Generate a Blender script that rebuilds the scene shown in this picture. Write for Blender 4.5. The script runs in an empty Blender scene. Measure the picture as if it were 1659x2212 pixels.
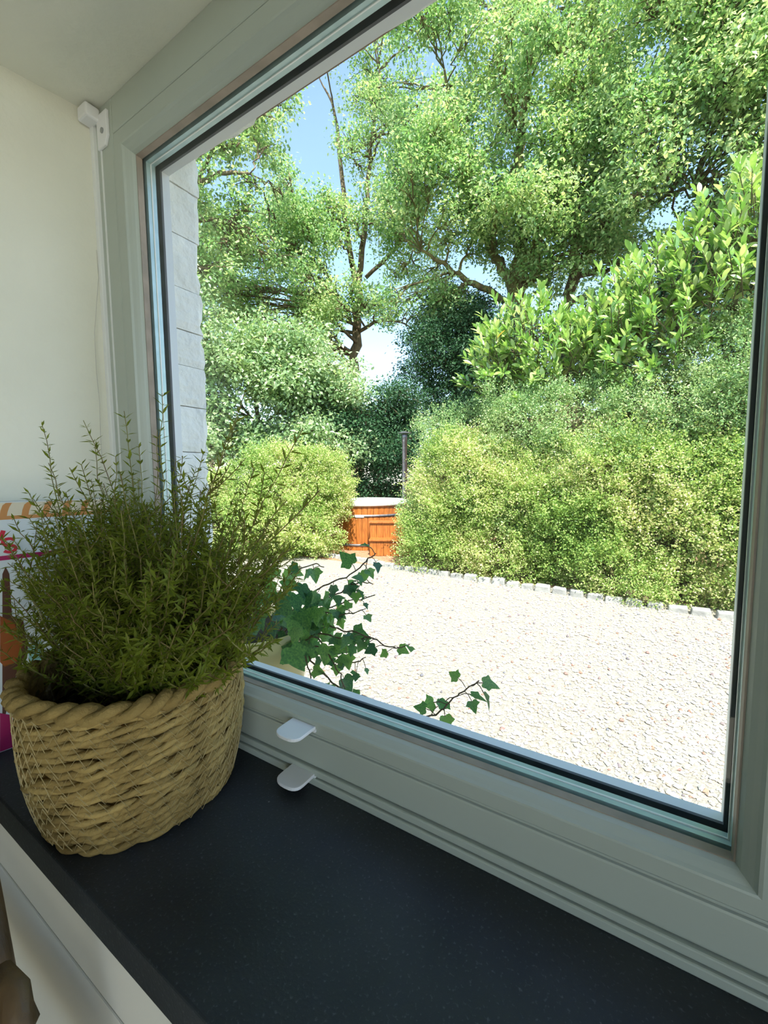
import bpy, math, random
import numpy as np
from mathutils import Vector, Matrix
random.seed(7)
RNG = np.random.default_rng(11)
SC = bpy.context.scene
COL = SC.collection

# ------------------------------------------------------------------ camera
CAM = np.array([.6184, -.2971, .3054])
YAW, PITCH, ROLL, FPX = .5541, .0845, -.0085, 900.0
_f = np.array([-math.sin(YAW)*math.cos(PITCH), math.cos(YAW)*math.cos(PITCH), -math.sin(PITCH)])
_r = np.array([math.cos(YAW), math.sin(YAW), 0.])
_u = np.cross(_r, _f)
CR = math.cos(ROLL)*_r + math.sin(ROLL)*_u
CU = -math.sin(ROLL)*_r + math.cos(ROLL)*_u
CF = _f
cd = bpy.data.cameras.new('camera')
cam = bpy.data.objects.new('camera', cd)
COL.objects.link(cam)
cd.sensor_fit = 'HORIZONTAL'
cd.sensor_width = 36.0
cd.lens = FPX/1659*36.0
cd.clip_start = .01
cd.clip_end = 300
cam.matrix_world = Matrix(((CR[0], CU[0], -CF[0], CAM[0]), (CR[1], CU[1], -CF[1], CAM[1]),
                           (CR[2], CU[2], -CF[2], CAM[2]), (0, 0, 0, 1)))
SC.camera = cam

# ------------------------------------------------------------------ sky, sun, exposure
SUN_EL = math.radians(56)
SUN_AZ = (.64, -.768)                      # horizontal direction towards the sun (behind the house, from the right)
w = bpy.data.worlds.new('sky')
SC.world = w
w.use_nodes = True
wn = w.node_tree
bg = wn.nodes['Background']
sky = wn.nodes.new('ShaderNodeTexSky')
sky.sky_type = 'NISHITA'
sky.sun_disc = False
sky.sun_elevation = SUN_EL
sky.sun_rotation = math.atan2(SUN_AZ[0], SUN_AZ[1])
sky.air_density = 1.0
sky.dust_density = 1.0
sky.ozone_density = .6
wn.links.new(sky.outputs[0], bg.inputs[0])
bg.inputs[1].default_value = .30
sd = bpy.data.lights.new('sun', 'SUN')
sd.energy = 7.4
sd.angle = math.radians(.6)
sd.color = (1.0, .95, .86)
sun = bpy.data.objects.new('sun', sd)
COL.objects.link(sun)
_s = Vector((SUN_AZ[0]*math.cos(SUN_EL), SUN_AZ[1]*math.cos(SUN_EL), math.sin(SUN_EL)))
sun.rotation_euler = _s.to_track_quat('Z', 'Y').to_euler()
sun.location = (3, -3, 8)
vs = SC.view_settings
vs.view_transform = 'Standard'
vs.look = 'None'
vs.gamma = 1
vs.use_curve_mapping = False
vs.exposure = .9

# ------------------------------------------------------------------ helpers
GZ = .3054-1.45                           # level of the ground outside


def ray(px, py):
    d = CF + CR*(px-829.5)/FPX - CU*(py-1106.)/FPX
    return d


def far(px, py, d):
    r = ray(px, py)
    return CAM + r/math.hypot(r[0], r[1])*d


def aty(px, py, y):
    r = ray(px, py)
    return CAM + r*((y-CAM[1])/r[1])


def atz(px, py, z):
    r = ray(px, py)
    return CAM + r*((z-CAM[2])/r[2])


class MB:
    """collects vertices and faces of one mesh"""
    def __init__(self):
        self.v, self.f, self.n = [], [], 0

    def add(self, V, F):
        V = np.asarray(V, float).reshape(-1, 3)
        self.v.append(V)
        if isinstance(F, np.ndarray):
            self.f.append(F + self.n)
        else:
            for f in F:
                self.f.append(np.asarray([f]) + self.n)
        self.n += len(V)
        return self

    def box(self, a, b):
        (x0, y0, z0), (x1, y1, z1) = a, b
        V = [(x0, y0, z0), (x1, y0, z0), (x1, y1, z0), (x0, y1, z0), (x0, y0, z1), (x1, y0, z1), (x1, y1, z1), (x0, y1, z1)]
        return self.add(V, np.array([(0, 3, 2, 1), (4, 5, 6, 7), (0, 1, 5, 4), (1, 2, 6, 5), (2, 3, 7, 6), (3, 0, 4, 7)]))

    def prism(self, poly, axis, a, b):
        """poly: 2D points, extruded along axis from a to b"""
        n = len(poly)

        def P(p, t):
            return {'x': (t, p[0], p[1]), 'y': (p[0], t, p[1]), 'z': (p[0], p[1], t)}[axis]
        V = [P(p, a) for p in poly] + [P(p, b) for p in poly]
        F = [tuple(range(n))[::-1], tuple(range(n, 2*n))] + [(i, (i+1) % n, n+(i+1) % n, n+i) for i in range(n)]
        return self.add(V, F)

    def tube(self, path, rad, sides=6, closed=False, caps=True):
        P = np.asarray(path, float)
        n = len(P)
        rad = np.broadcast_to(np.asarray(rad, float), (n,))
        T = np.gradient(P, axis=0) if not closed else np.roll(P, -1, 0)-np.roll(P, 1, 0)
        T /= np.linalg.norm(T, axis=1)[:, None]+1e-12
        ref = np.array([0, 0, 1.]) if abs(T[:, 2]).mean() < .8 else np.array([1., .2, 0])
        A = np.cross(T, ref)
        A /= np.linalg.norm(A, axis=1)[:, None]+1e-12
        B = np.cross(T, A)
        t = np.arange(sides)/sides*2*np.pi
        V = P[:, None]+rad[:, None, None]*(A[:, None]*np.cos(t)[None, :, None]+B[:, None]*np.sin(t)[None, :, None])
        m = n if closed else n-1
        i = np.arange(m)[:, None]
        j = np.arange(sides)[None]
        i2, j2 = (i+1) % n, (j+1) % sides
        F = np.stack([i*sides+j, i2*sides+j, i2*sides+j2, i*sides+j2], -1).reshape(-1, 4)
        base = self.n
        self.add(V.reshape(-1, 3), F)
        if caps and not closed:
            self.f.append(np.array([list(range(sides))])+base)
            self.f.append(np.array([list(range(sides))[::-1]])+base+(n-1)*sides)
        return self

    def lathe(self, prof, c=(0, 0, 0), seg=32):
        prof = np.asarray(prof, float)
        n = len(prof)
        t = np.arange(seg)/seg*2*np.pi
        V = np.stack([c[0]+prof[:, 0][:, None]*np.cos(t), c[1]+prof[:, 0][:, None]*np.sin(t),
                      c[2]+np.repeat(prof[:, 1][:, None], seg, 1)], -1)
        i = np.arange(n-1)[:, None]
        j = np.arange(seg)[None]
        j2 = (j+1) % seg
        F = np.stack([i*seg+j, i*seg+j2, (i+1)*seg+j2, (i+1)*seg+j], -1).reshape(-1, 4)
        return self.add(V.reshape(-1, 3), F)

    def leaves(self, P, D, N, L, W, fold=.25):
        """diamond leaves: base P, direction D, normal N"""
        P, D, N = [np.asarray(a, float) for a in (P, D, N)]
        n = len(P)
        D = D/(np.linalg.norm(D, axis=1)[:, None]+1e-9)
        S = np.cross(D, N)
        S /= np.linalg.norm(S, axis=1)[:, None]+1e-9
        U = np.cross(S, D)
        L = np.broadcast_to(L, (n,))[:, None]
        W = np.broadcast_to(W, (n,))[:, None]
        m = P+D*L*.45
        V = np.stack([P, m+S*W*.5+U*W*fold, P+D*L, m-S*W*.5+U*W*fold], 1).reshape(-1, 3)
        k = np.arange(n)[:, None]*4
        F = np.concatenate([k+np.array([[0, 1, 2]]), k+np.array([[0, 2, 3]])], 0)
        return self.add(V, F)

    def mesh(self, name, smooth=False):
        me = bpy.data.meshes.new(name)
        V = np.concatenate(self.v) if self.v else np.zeros((0, 3))
        me.vertices.add(len(V))
        me.vertices.foreach_set('co', V.astype(np.float32).ravel())
        li = np.concatenate([f.ravel() for f in self.f])
        tot = np.concatenate([np.full(len(f), f.shape[1]) for f in self.f])
        st = np.concatenate([[0], np.cumsum(tot)[:-1]])
        me.loops.add(len(li))
        me.loops.foreach_set('vertex_index', li.astype(np.int32))
        me.polygons.add(len(tot))
        me.polygons.foreach_set('loop_start', st.astype(np.int32))
        me.polygons.foreach_set('use_smooth', np.full(len(tot), smooth))
        me.update(calc_edges=True)
        me.validate()
        return me

    def build(self, name, mat, parent=None, smooth=False, bevel=0, segs=2):
        return link(name, self.mesh(name, smooth), mat, parent, bevel, segs)


def link(name, me, mat, parent=None, bevel=0, segs=2):
    o = bpy.data.objects.new(name, me)
    COL.objects.link(o)
    if mat is not None and len(me.materials) == 0:
        me.materials.append(mat)
    if parent is not None:
        o.parent = parent
        o.matrix_parent_inverse = Matrix.Translation(-parent.location)
    if bevel:
        b = o.modifiers.new('bevel', 'BEVEL')
        b.width = bevel
        b.segments = segs
        b.limit_method = 'ANGLE'
        b.angle_limit = math.radians(30)
    return o


def tag(o, label=None, cat=None, group=None, kind=None):
    if label: o['label'] = label
    if cat: o['category'] = cat
    if group: o['group'] = group
    if kind: o['kind'] = kind
    return o


def thing(name, loc, label=None, cat=None, group=None, kind=None):
    o = bpy.data.objects.new(name, None)
    COL.objects.link(o)
    o.location = Vector(loc)
    o.empty_display_size = .05
    return tag(o, label, cat, group, kind)


def rnd(n, lo=-1., hi=1., k=3):
    return RNG.uniform(lo, hi, (n, k))


def unit(a):
    return a/(np.linalg.norm(a, axis=-1, keepdims=True)+1e-9)


# ------------------------------------------------------------------ materials
def nodes(name):
    m = bpy.data.materials.new(name)
    m.use_nodes = True
    nt = m.node_tree
    return m, nt, nt.nodes['Principled BSDF']


def rgb(c):
    return (c[0], c[1], c[2], 1)


def surf(name, c1, c2=None, rough=.5, scale=20., detail=4., bump=0., bscale=None, spec=.4, metal=0., stretch=None,
         island=False, lo=.35, hi=.65, coat=0.):
    """noise-mixed two-colour surface with fine relief"""
    m, nt, b = nodes(name)
    N, Lk = nt.nodes, nt.links
    b.inputs['Roughness'].default_value = rough
    b.inputs['Specular IOR Level'].default_value = spec
    b.inputs['Metallic'].default_value = metal
    b.inputs['Coat Weight'].default_value = coat
    tc = N.new('ShaderNodeTexCoord')
    mp = N.new('ShaderNodeMapping')
    Lk.new(tc.outputs['Object'], mp.inputs[0])
    if stretch: mp.inputs['Scale'].default_value = stretch
    if c2 is None:
        c2 = tuple(x*.88 for x in c1)
    no = N.new('ShaderNodeTexNoise')
    no.inputs['Scale'].default_value = scale
    no.inputs['Detail'].default_value = detail
    Lk.new(mp.outputs[0], no.inputs['Vector'])
    cr = N.new('ShaderNodeValToRGB')
    cr.color_ramp.elements[0].position = lo
    cr.color_ramp.elements[1].position = hi
    cr.color_ramp.elements[0].color = rgb(c2)
    cr.color_ramp.elements[1].color = rgb(c1)
    fac = no.outputs[0]
    if island:
        ge = N.new('ShaderNodeNewGeometry')
        mx = N.new('ShaderNodeMath')
        mx.operation = 'MULTIPLY_ADD'
        Lk.new(ge.outputs['Random Per Island'], mx.inputs[0])
        mx.inputs[1].default_value = .5
        mm = N.new('ShaderNodeMath')
        mm.operation = 'MULTIPLY'
        mm.inputs[1].default_value = .5
        Lk.new(no.outputs[0], mm.inputs[0])
        Lk.new(mm.outputs[0], mx.inputs[2])
        fac = mx.outputs[0]
    Lk.new(fac, cr.inputs[0])
    Lk.new(cr.outputs[0], b.inputs['Base Color'])
    if bump:
        n2 = N.new('ShaderNodeTexNoise')
        n2.inputs['Scale'].default_value = bscale or scale*4
        n2.inputs['Detail'].default_value = 5
        Lk.new(mp.outputs[0], n2.inputs['Vector'])
        bp = N.new('ShaderNodeBump')
        bp.inputs['Strength'].default_value = bump
        bp.inputs['Distance'].default_value = .01
        Lk.new(n2.outputs[0], bp.inputs['Height'])
        Lk.new(bp.outputs[0], b.inputs['Normal'])
    return m


def leafmat(name, cols, trans=.35, rough=.45, spec=.35, nscale=.8, tboost=1.6):
    """leaf colour varies leaf by leaf; part of the light passes through"""
    m, nt, b = nodes(name)
    N, Lk = nt.nodes, nt.links
    ge = N.new('ShaderNodeNewGeometry')
    tc = N.new('ShaderNodeTexCoord')
    no = N.new('ShaderNodeTexNoise')
    no.inputs['Scale'].default_value = nscale
    no.inputs['Detail'].default_value = 3
    Lk.new(tc.outputs['Object'], no.inputs['Vector'])
    mm = N.new('ShaderNodeMath')
    mm.operation = 'MULTIPLY'
    mm.inputs[1].default_value = .9
    Lk.new(no.outputs[0], mm.inputs[0])
    mx = N.new('ShaderNodeMath')
    mx.operation = 'MULTIPLY_ADD'
    mx.inputs[1].default_value = .55
    oi = N.new('ShaderNodeObjectInfo')
    sh = N.new('ShaderNodeMath')
    sh.operation = 'ADD'
    Lk.new(oi.outputs['Random'], sh.inputs[0])
    Lk.new(ge.outputs['Random Per Island'], sh.inputs[1])
    fr = N.new('ShaderNodeMath')
    fr.operation = 'FRACT'
    Lk.new(sh.outputs[0], fr.inputs[0])
    Lk.new(fr.outputs[0], mx.inputs[0])
    Lk.new(mm.outputs[0], mx.inputs[2])
    cr = N.new('ShaderNodeValToRGB')
    el = cr.color_ramp.elements
    el[0].position, el[1].position = .3, 1.0
    el[0].color, el[1].color = rgb(cols[0]), rgb(cols[-1])
    for i, c in enumerate(cols[1:-1]):
        e = el.new(.3+.7*(i+1)/(len(cols)-1))
        e.color = rgb(c)
    Lk.new(mx.outputs[0], cr.inputs[0])
    Lk.new(cr.outputs[0], b.inputs['Base Color'])
    b.inputs['Roughness'].default_value = rough
    b.inputs['Specular IOR Level'].default_value = spec
    tr = N.new('ShaderNodeBsdfTranslucent')
    hs = N.new('ShaderNodeMixRGB')
    hs.blend_type = 'MULTIPLY'
    hs.inputs[0].default_value = 1
    hs.inputs[2].default_value = (tboost*1.12, tboost*1.08, tboost*.75, 1)
    Lk.new(cr.outputs[0], hs.inputs[1])
    Lk.new(hs.outputs[0], tr.inputs[0])
    mixs = N.new('ShaderNodeMixShader')
    mixs.inputs[0].default_value = trans
    Lk.new(b.outputs[0], mixs.inputs[1])
    Lk.new(tr.outputs[0], mixs.inputs[2])
    Lk.new(mixs.outputs[0], N['Material Output'].inputs[0])
    return m


def glassmat(name, tint=(1, 1, 1), fac=1.0, rough=0.):
    """thin clear sheet: passes light straight through, reflects by Fresnel"""
    m, nt, b = nodes(name)
    N, Lk = nt.nodes, nt.links
    N.remove(b)
    t = N.new('ShaderNodeBsdfTransparent')
    t.inputs[0].default_value = rgb(tint)
    g = N.new('ShaderNodeBsdfGlossy')
    g.inputs['Roughness'].default_value = rough
    lw = N.new('ShaderNodeLayerWeight')          # Schlick: .04 + .9 * (1-cos)^5
    lw.inputs[0].default_value = .5
    pw_ = N.new('ShaderNodeMath')
    pw_.operation = 'POWER'
    pw_.inputs[1].default_value = 5
    Lk.new(lw.outputs['Facing'], pw_.inputs[0])
    mu = N.new('ShaderNodeMath')
    mu.operation = 'MULTIPLY_ADD'
    mu.inputs[1].default_value = .9*min(fac, 1)
    mu.inputs[2].default_value = .022*fac
    Lk.new(pw_.outputs[0], mu.inputs[0])
    mx = N.new('ShaderNodeMixShader')
    Lk.new(mu.outputs[0], mx.inputs[0])
    Lk.new(t.outputs[0], mx.inputs[1])
    Lk.new(g.outputs[0], mx.inputs[2])
    Lk.new(mx.outputs[0], N['Material Output'].inputs[0])
    return m


M = {}
M['wall'] = surf('wall_paint', (.80, .80, .70), (.75, .75, .65), .85, 6, bump=.12, bscale=90)
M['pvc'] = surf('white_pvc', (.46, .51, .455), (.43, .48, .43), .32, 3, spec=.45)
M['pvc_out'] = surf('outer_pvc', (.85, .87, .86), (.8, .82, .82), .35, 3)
M['gasket'] = surf('grey_gasket', (.10, .105, .115), (.07, .075, .085), .6, 40)
M['bronze'] = surf('brown_gasket', (.36, .30, .25), (.28, .24, .2), .6, 40)
M['spacer'] = surf('spacer_aluminium', (.50, .64, .64), (.42, .56, .56), .35, 60, metal=.35)
M['glass'] = glassmat('window_glass', (.985, .995, .99), .8)
M['plastic'] = glassmat('cellophane', (.90, .93, .96), 5.0, .08)
M['lime'] = surf('painted_masonry', (.93, .93, .87), (.80, .80, .74), .9, 9, bump=.6, bscale=60)
M['lintel_wood'] = surf('lintel_wood', (.30, .20, .14), (.2, .13, .09), .8, 20)
M['mortar'] = surf('mortar', (.62, .61, .56), (.5, .49, .45), .95, 30, bump=.5)
M['wallgrey'] = surf('room_wall_green_grey', (.36, .37, .31), (.32, .33, .28), .85, 6)
M['wood_floor'] = surf('room_floor', (.76, .74, .64), (.70, .68, .59), .5, 6)
M['chairwood'] = surf('chair_wood', (.15, .09, .04), (.09, .055, .024), .5, 14, stretch=(6, 6, 1), bump=.1)
M['panel'] = surf('panel_paint', (.78, .76, .68), (.73, .71, .63), .5, 4)
M['rope'] = surf('seagrass_rope', (.44, .315, .115), (.21, .14, .045), .8, 60, island=True, lo=.2, hi=.75, bump=.35, bscale=400, spec=.2)
M['thread'] = surf('stitch_thread', (.50, .40, .20), (.38, .3, .14), .7, 90)
M['soil'] = surf('potting_soil', (.035, .028, .02), (.02, .016, .012), .95, 60, bump=.8)
M['thyme'] = leafmat('thyme_leaf', [(.085, .115, .010), (.13, .17, .014), (.21, .25, .03)], .4, .5, .3, 30)
M['thymestem'] = surf('thyme_stem', (.20, .20, .05), (.15, .10, .04), .6, 30)
M['ivy'] = leafmat('ivy_leaf', [(.012, .055, .04), (.035, .12, .065), (.085, .22, .08), (.17, .34, .10)], .5, .3, .6, 12)
M['ivystem'] = surf('ivy_stem', (.16, .09, .06), (.10, .08, .03), .6, 60)
M['pot'] = surf('cream_pot', (.82, .68, .34), (.76, .61, .28), .4, 5)
M['box'] = leafmat('boxwood_leaf', [(.10, .20, .042), (.20, .32, .072), (.36, .47, .14), (.64, .58, .34)], .35, .45, .35, 1.1)
M['box_dark'] = leafmat('boxwood_deep_leaf', [(0.091, 0.187, 0.07), (0.152, 0.28, 0.104), (0.274, 0.4, 0.157), (0.487, 0.56, 0.295)], .3, .38, .5, 1.1)
M['oak'] = leafmat('oak_leaf', [(.085, .19, .065), (.145, .29, .095), (.26, .39, .165), (.46, .55, .28)], .42, .45, .4, .7)
M['maple'] = leafmat('maple_leaf', [(.085, .175, .075), (.14, .25, .105), (.24, .36, .165), (.42, .52, .30)], .35, .32, .8, .9)
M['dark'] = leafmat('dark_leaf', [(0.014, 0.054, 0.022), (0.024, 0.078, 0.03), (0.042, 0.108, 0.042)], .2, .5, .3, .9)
M['laurel'] = leafmat('laurel_leaf', [(0.094, 0.218, 0.05), (0.156, 0.314, 0.069), (0.265, 0.423, 0.098), (.44, .53, .22)], .30, .25, .9, 2.5, 1.4)
M['laurel_old'] = leafmat('laurel_yellow_leaf', [(.55, .30, .04), (.65, .38, .05)], .3, .4)
M['bark'] = surf('bark', (.20, .15, .09), (.09, .065, .04), .9, 6, bump=.8, bscale=18, stretch=(3, 3, .7))
M['moss'] = surf('mossy_bark', (.22, .20, .07), (.12, .085, .05), .9, 3, bump=.9, bscale=18, stretch=(2, 2, .8))
M['twig'] = surf('twigs', (.13, .10, .05), (.07, .065, .03), .9, 10, bump=.6)
M['mulch'] = surf('bark_mulch', (.40, .23, .13), (.22, .12, .07), .95, 25, bump=.8, bscale=60)
M['kerb'] = surf('kerb_stone', (.34, .34, .31), (.22, .22, .21), .85, 12, bump=.5, bscale=40)
M['gravel'] = surf('gravel_ground', (.31, .29, .25), (.22, .20, .17), .9, 60, bump=.8, bscale=90)
M['tubwood'] = surf('tub_wood', (.42, .14, .028), (.25, .075, .015), .45, 8, stretch=(6, 6, .8), island=False)
M['steel'] = surf('steel_band', (.55, .56, .58), (.45, .46, .48), .35, 20, metal=.9)
M['pipe'] = surf('stove_pipe', (.25, .25, .27), (.16, .16, .18), .4, 20, metal=.7)
M['white'] = surf('white_cover', (.85, .86, .88), (.8, .81, .84), .5, 5)


def slate():
    m, nt, b = nodes('dark_stone_sill')
    N, Lk = nt.nodes, nt.links
    tc = N.new('ShaderNodeTexCoord')
    n1 = N.new('ShaderNodeTexNoise'); n1.inputs['Scale'].default_value = 9; n1.inputs['Detail'].default_value = 6
    n2 = N.new('ShaderNodeTexNoise'); n2.inputs['Scale'].default_value = 420; n2.inputs['Detail'].default_value = 2
    v = N.new('ShaderNodeTexVoronoi'); v.inputs['Scale'].default_value = 55
    n3 = N.new('ShaderNodeTexNoise'); n3.inputs['Scale'].default_value = 5
    for q in (n1, n2, v, n3): Lk.new(tc.outputs['Object'], q.inputs['Vector'])
    cr = N.new('ShaderNodeValToRGB')
    cr.color_ramp.elements[0].position, cr.color_ramp.elements[1].position = .3, .75
    cr.color_ramp.elements[0].color, cr.color_ramp.elements[1].color = (.010, .014, .018, 1), (.028, .036, .043, 1)
    Lk.new(n1.outputs[0], cr.inputs[0])
    sp = N.new('ShaderNodeValToRGB')            # fine pale grains
    sp.color_ramp.elements[0].position, sp.color_ramp.elements[1].position = .60, .80
    sp.color_ramp.elements[0].color, sp.color_ramp.elements[1].color = (0, 0, 0, 1), (.06, .066, .07, 1)
    Lk.new(n2.outputs[0], sp.inputs[0])
    ad = N.new('ShaderNodeMixRGB'); ad.blend_type = 'ADD'; ad.inputs[0].default_value = 1
    Lk.new(cr.outputs[0], ad.inputs[1]); Lk.new(sp.outputs[0], ad.inputs[2])
    s2 = N.new('ShaderNodeValToRGB')            # scattered specks of dust
    s2.color_ramp.elements[0].position, s2.color_ramp.elements[1].position = .035, .06
    s2.color_ramp.elements[0].color, s2.color_ramp.elements[1].color = (.14, .15, .15, 1), (0, 0, 0, 1)
    Lk.new(v.outputs['Distance'], s2.inputs[0])
    mk = N.new('ShaderNodeValToRGB')
    mk.color_ramp.elements[0].position, mk.color_ramp.elements[1].position = .55, .65
    Lk.new(n3.outputs[0], mk.inputs[0])
    mu = N.new('ShaderNodeMixRGB'); mu.blend_type = 'MULTIPLY'; mu.inputs[0].default_value = 1
    Lk.new(s2.outputs[0], mu.inputs[1]); Lk.new(mk.outputs[0], mu.inputs[2])
    a2 = N.new('ShaderNodeMixRGB'); a2.blend_type = 'ADD'; a2.inputs[0].default_value = 1
    Lk.new(ad.outputs[0], a2.inputs[1]); Lk.new(mu.outputs[0], a2.inputs[2])
    Lk.new(a2.outputs[0], b.inputs['Base Color'])
    b.inputs['Roughness'].default_value = .55
    b.inputs['Specular IOR Level'].default_value = .5
    bp = N.new('ShaderNodeBump'); bp.inputs['Strength'].default_value = .15; bp.inputs['Distance'].default_value = .002
    Lk.new(n2.outputs[0], bp.inputs['Height']); Lk.new(bp.outputs[0], b.inputs['Normal'])
    return m


M['slate'] = slate()
M['pebble'] = None


def pebblemat():
    m, nt, b = nodes('pebbles')
    N, Lk = nt.nodes, nt.links
    ge = N.new('ShaderNodeNewGeometry')
    cr = N.new('ShaderNodeValToRGB')
    e = cr.color_ramp.elements
    e[0].position, e[0].color = 0, (.50, .485, .44, 1)
    e[1].position, e[1].color = 1, (.13, .14, .17, 1)
    for p, c in ((.45, (.52, .505, .465)), (.75, (.42, .385, .32)), (.93, (.36, .29, .22)), (.955, (.30, .15, .10))):
        q = e.new(p); q.color = rgb(c)
    Lk.new(ge.outputs['Random Per Island'], cr.inputs[0])
    Lk.new(cr.outputs[0], b.inputs['Base Color'])
    b.inputs['Roughness'].default_value = .85
    return m


M['pebble'] = pebblemat()


def flat(name, c, rough=.5):
    return surf(name, c, tuple(x*.94 for x in c), rough, 8)


def S(name, mb, mat, bevel=0, label=None):
    o = mb.build(name, M[mat] if isinstance(mat, str) else mat, None, bevel=bevel)
    return tag(o, label, None, None, 'structure')


# ================================================================== THE ROOM
H = .775
D = .173
XR = 1.43                                   # right end of the window niche
S('wall_left', MB().prism([(0, .02), (-.034, -.17), (-.034, -.172), (-2.0, -.172), (-2.0, .02)], 'z', -1.1, H), 'wall',
  label='cream plastered reveal wall left of the window').name = 'wall_left'
wl = bpy.data.objects['wall_left']
_n = unit(np.array([.17, -.034]))
_cr = []
for _p in ((208, 540), (213, 600), (209, 650), (204, 720), (208, 800), (215, 870), (217, 940), (221, 1000)):
    _d = ray(*_p)
    _cr.append(CAM+_d*(-(CAM[:2]@_n)/(_d[:2]@_n)))
MB().tube(np.array(_cr), .00035, 4).build('plaster_crack', M['mortar'], wl)
S('wall_right', MB().prism([(XR, .02), (2.6, .02), (2.6, -.172), (XR+.034, -.172)], 'z', -1.1, H), 'wall',
  label='cream plastered wall right of the window')
S('wall_top', MB().box((-2.0, -.172, H), (2.6, .02, 1.55)), 'wall', label='plastered soffit and wall above the window')
pw = thing('wall_front', (0, -.16, -1.1), 'white painted panelling under the dark stone sill', kind='structure')
MB().box((-.034, -.1615, -.1105), (XR+.034, .0, -.029)).build('panel', M['panel'], pw, bevel=.0012)
MB().box((-.034, -.1615, -.50), (XR+.034, .0, -.1145)).build('panel', M['panel'], pw, bevel=.0012)
MB().box((-.034, -.1585, -1.1), (XR+.034, .0, -.501)).build('panel', M['panel'], pw)
S('wall_back', MB().box((-2.1, -3.1, -1.1), (1.35, -3.0, 1.55)).box((1.35, -3.1, 1.3), (2.7, -3.0, 1.55)).box((2.55, -3.1, -1.1), (2.7, -3.0, 1.3)), 'wallgrey', label='grey-green back wall of the room')
S('wall_side', MB().box((-2.1, -3.0, -1.1), (-2.0, .02, 1.55)), 'wallgrey', label='grey-green side wall of the room')
S('wall_far_side', MB().box((2.6, -3.0, 1.3), (2.7, .02, 1.55)).box((2.6, -3.0, -1.1), (2.7, -2.9, 1.3)).box((2.6, -.7, -1.1), (2.7, .02, 1.3)), 'wall',
  label='cream side wall of the room around an added glazed door')
S('floor', MB().box((-2.1, -3.1, -1.15), (2.7, .0, -1.1)), 'wood_floor', label='pale stone floor of the room')
S('ceiling', MB().box((-2.1, -3.1, 1.55), (2.7, .02, 1.6)), 'wallgrey', label='grey-green boarded ceiling of the room')

# glazed door added in the right wall (outside the view): sun on the pale floor lights the room from below
w2 = thing('added_door_1', (2.6, -1.5, -1.1), 'unseen white framed glazed door added in the right wall to let sun in', kind='structure')
for (ya, yb, za, zb) in ((-2.9, -.7, -1.1, -1.04), (-2.9, -.7, 1.24, 1.3), (-2.9, -2.84, -1.04, 1.24), (-.76, -.7, -1.04, 1.24), (-1.83, -1.77, -1.04, 1.24)):
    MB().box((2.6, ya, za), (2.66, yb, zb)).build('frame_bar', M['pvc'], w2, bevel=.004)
for ya, yb in ((-2.84, -1.83), (-1.77, -.76)):
    MB().box((2.63, ya, -1.04), (2.636, yb, 1.24)).build('glass_pane', M['glass'], w2)

w3 = thing('added_door_2', (1.95, -3.05, -1.1), 'unseen white framed glazed door added in the back wall to let sun in', kind='structure')  # second unseen door, added to bring a sun patch nearer the sill
for (xa, xb, za, zb) in ((1.35, 2.55, -1.1, -1.04), (1.35, 2.55, 1.24, 1.3), (1.35, 1.41, -1.04, 1.24), (2.49, 2.55, -1.04, 1.24)):
    MB().box((xa, -3.08, za), (xb, -3.02, zb)).build('frame_bar', M['pvc'], w3, bevel=.004)
MB().box((1.41, -3.053, -1.04), (2.49, -3.047, 1.24)).build('glass_pane', M['glass'], w3)

# the stone sill
sl = MB().box((-.05, -D, -.029), (XR+.04, .0, 0)).build('stone_window_sill', M['slate'], None, bevel=.0016)
tag(sl, 'dark slate window sill with pale specks and a worn front edge', 'window sill')

# ================================================================== THE WINDOW
FW, FB, BD = .0434, .052, .026             # frame width, bottom rail height, bead width
win = thing('window_1', (0, 0, 0), 'large white plastic window with double glazing and a mullion', kind='structure')
XM0, XM1 = .701, .765                       # mullion face
x1 = XR


def frame_box(name, a, b, m='pvc', bev=.002):
    return MB().box(a, b).build(name, M[m], win, bevel=bev)


def mitred(name, o, i, y0, y1, m, prof=None):
    """four mitred bars: o = outer rect, i = inner rect (x0,z0,x1,z1); prof = list of (t, y) across the width"""
    prof = prof or [(0, y0), (1, y0), (1, y1), (0, y1)]
    for side in range(4):
        mb = MB()
        V = []
        for end in range(2):
            for t, y in prof:
                X0, Z0, X1, Z1 = [o[k]*(1-t)+i[k]*t for k in range(4)]
                c = [((X0, Z0), (X0, Z1)), ((X0, Z1), (X1, Z1)), ((X1, Z1), (X1, Z0)), ((X1, Z0), (X0, Z0))][side][end]
                V.append((c[0], y, c[1]))
        n = len(prof)
        F = [tuple(range(n)), tuple(range(n, 2*n))[::-1]] + [((k+1) % n, k, n+k, n+(k+1) % n) for k in range(n)]
        mb.add(V, F)
        mb.build(name, M[m], win)


# outer frame: jambs, head, bottom rail, mullion
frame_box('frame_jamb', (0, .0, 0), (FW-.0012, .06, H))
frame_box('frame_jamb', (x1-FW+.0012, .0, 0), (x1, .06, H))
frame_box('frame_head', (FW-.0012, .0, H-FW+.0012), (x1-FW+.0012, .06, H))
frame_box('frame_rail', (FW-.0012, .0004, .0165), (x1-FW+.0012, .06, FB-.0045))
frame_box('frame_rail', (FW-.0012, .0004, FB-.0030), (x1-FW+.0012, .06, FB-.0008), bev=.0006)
frame_box('mullion', (XM0+.001, .0, FB-.0004), (XM1-.001, .06, H-FW+.001))
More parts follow.
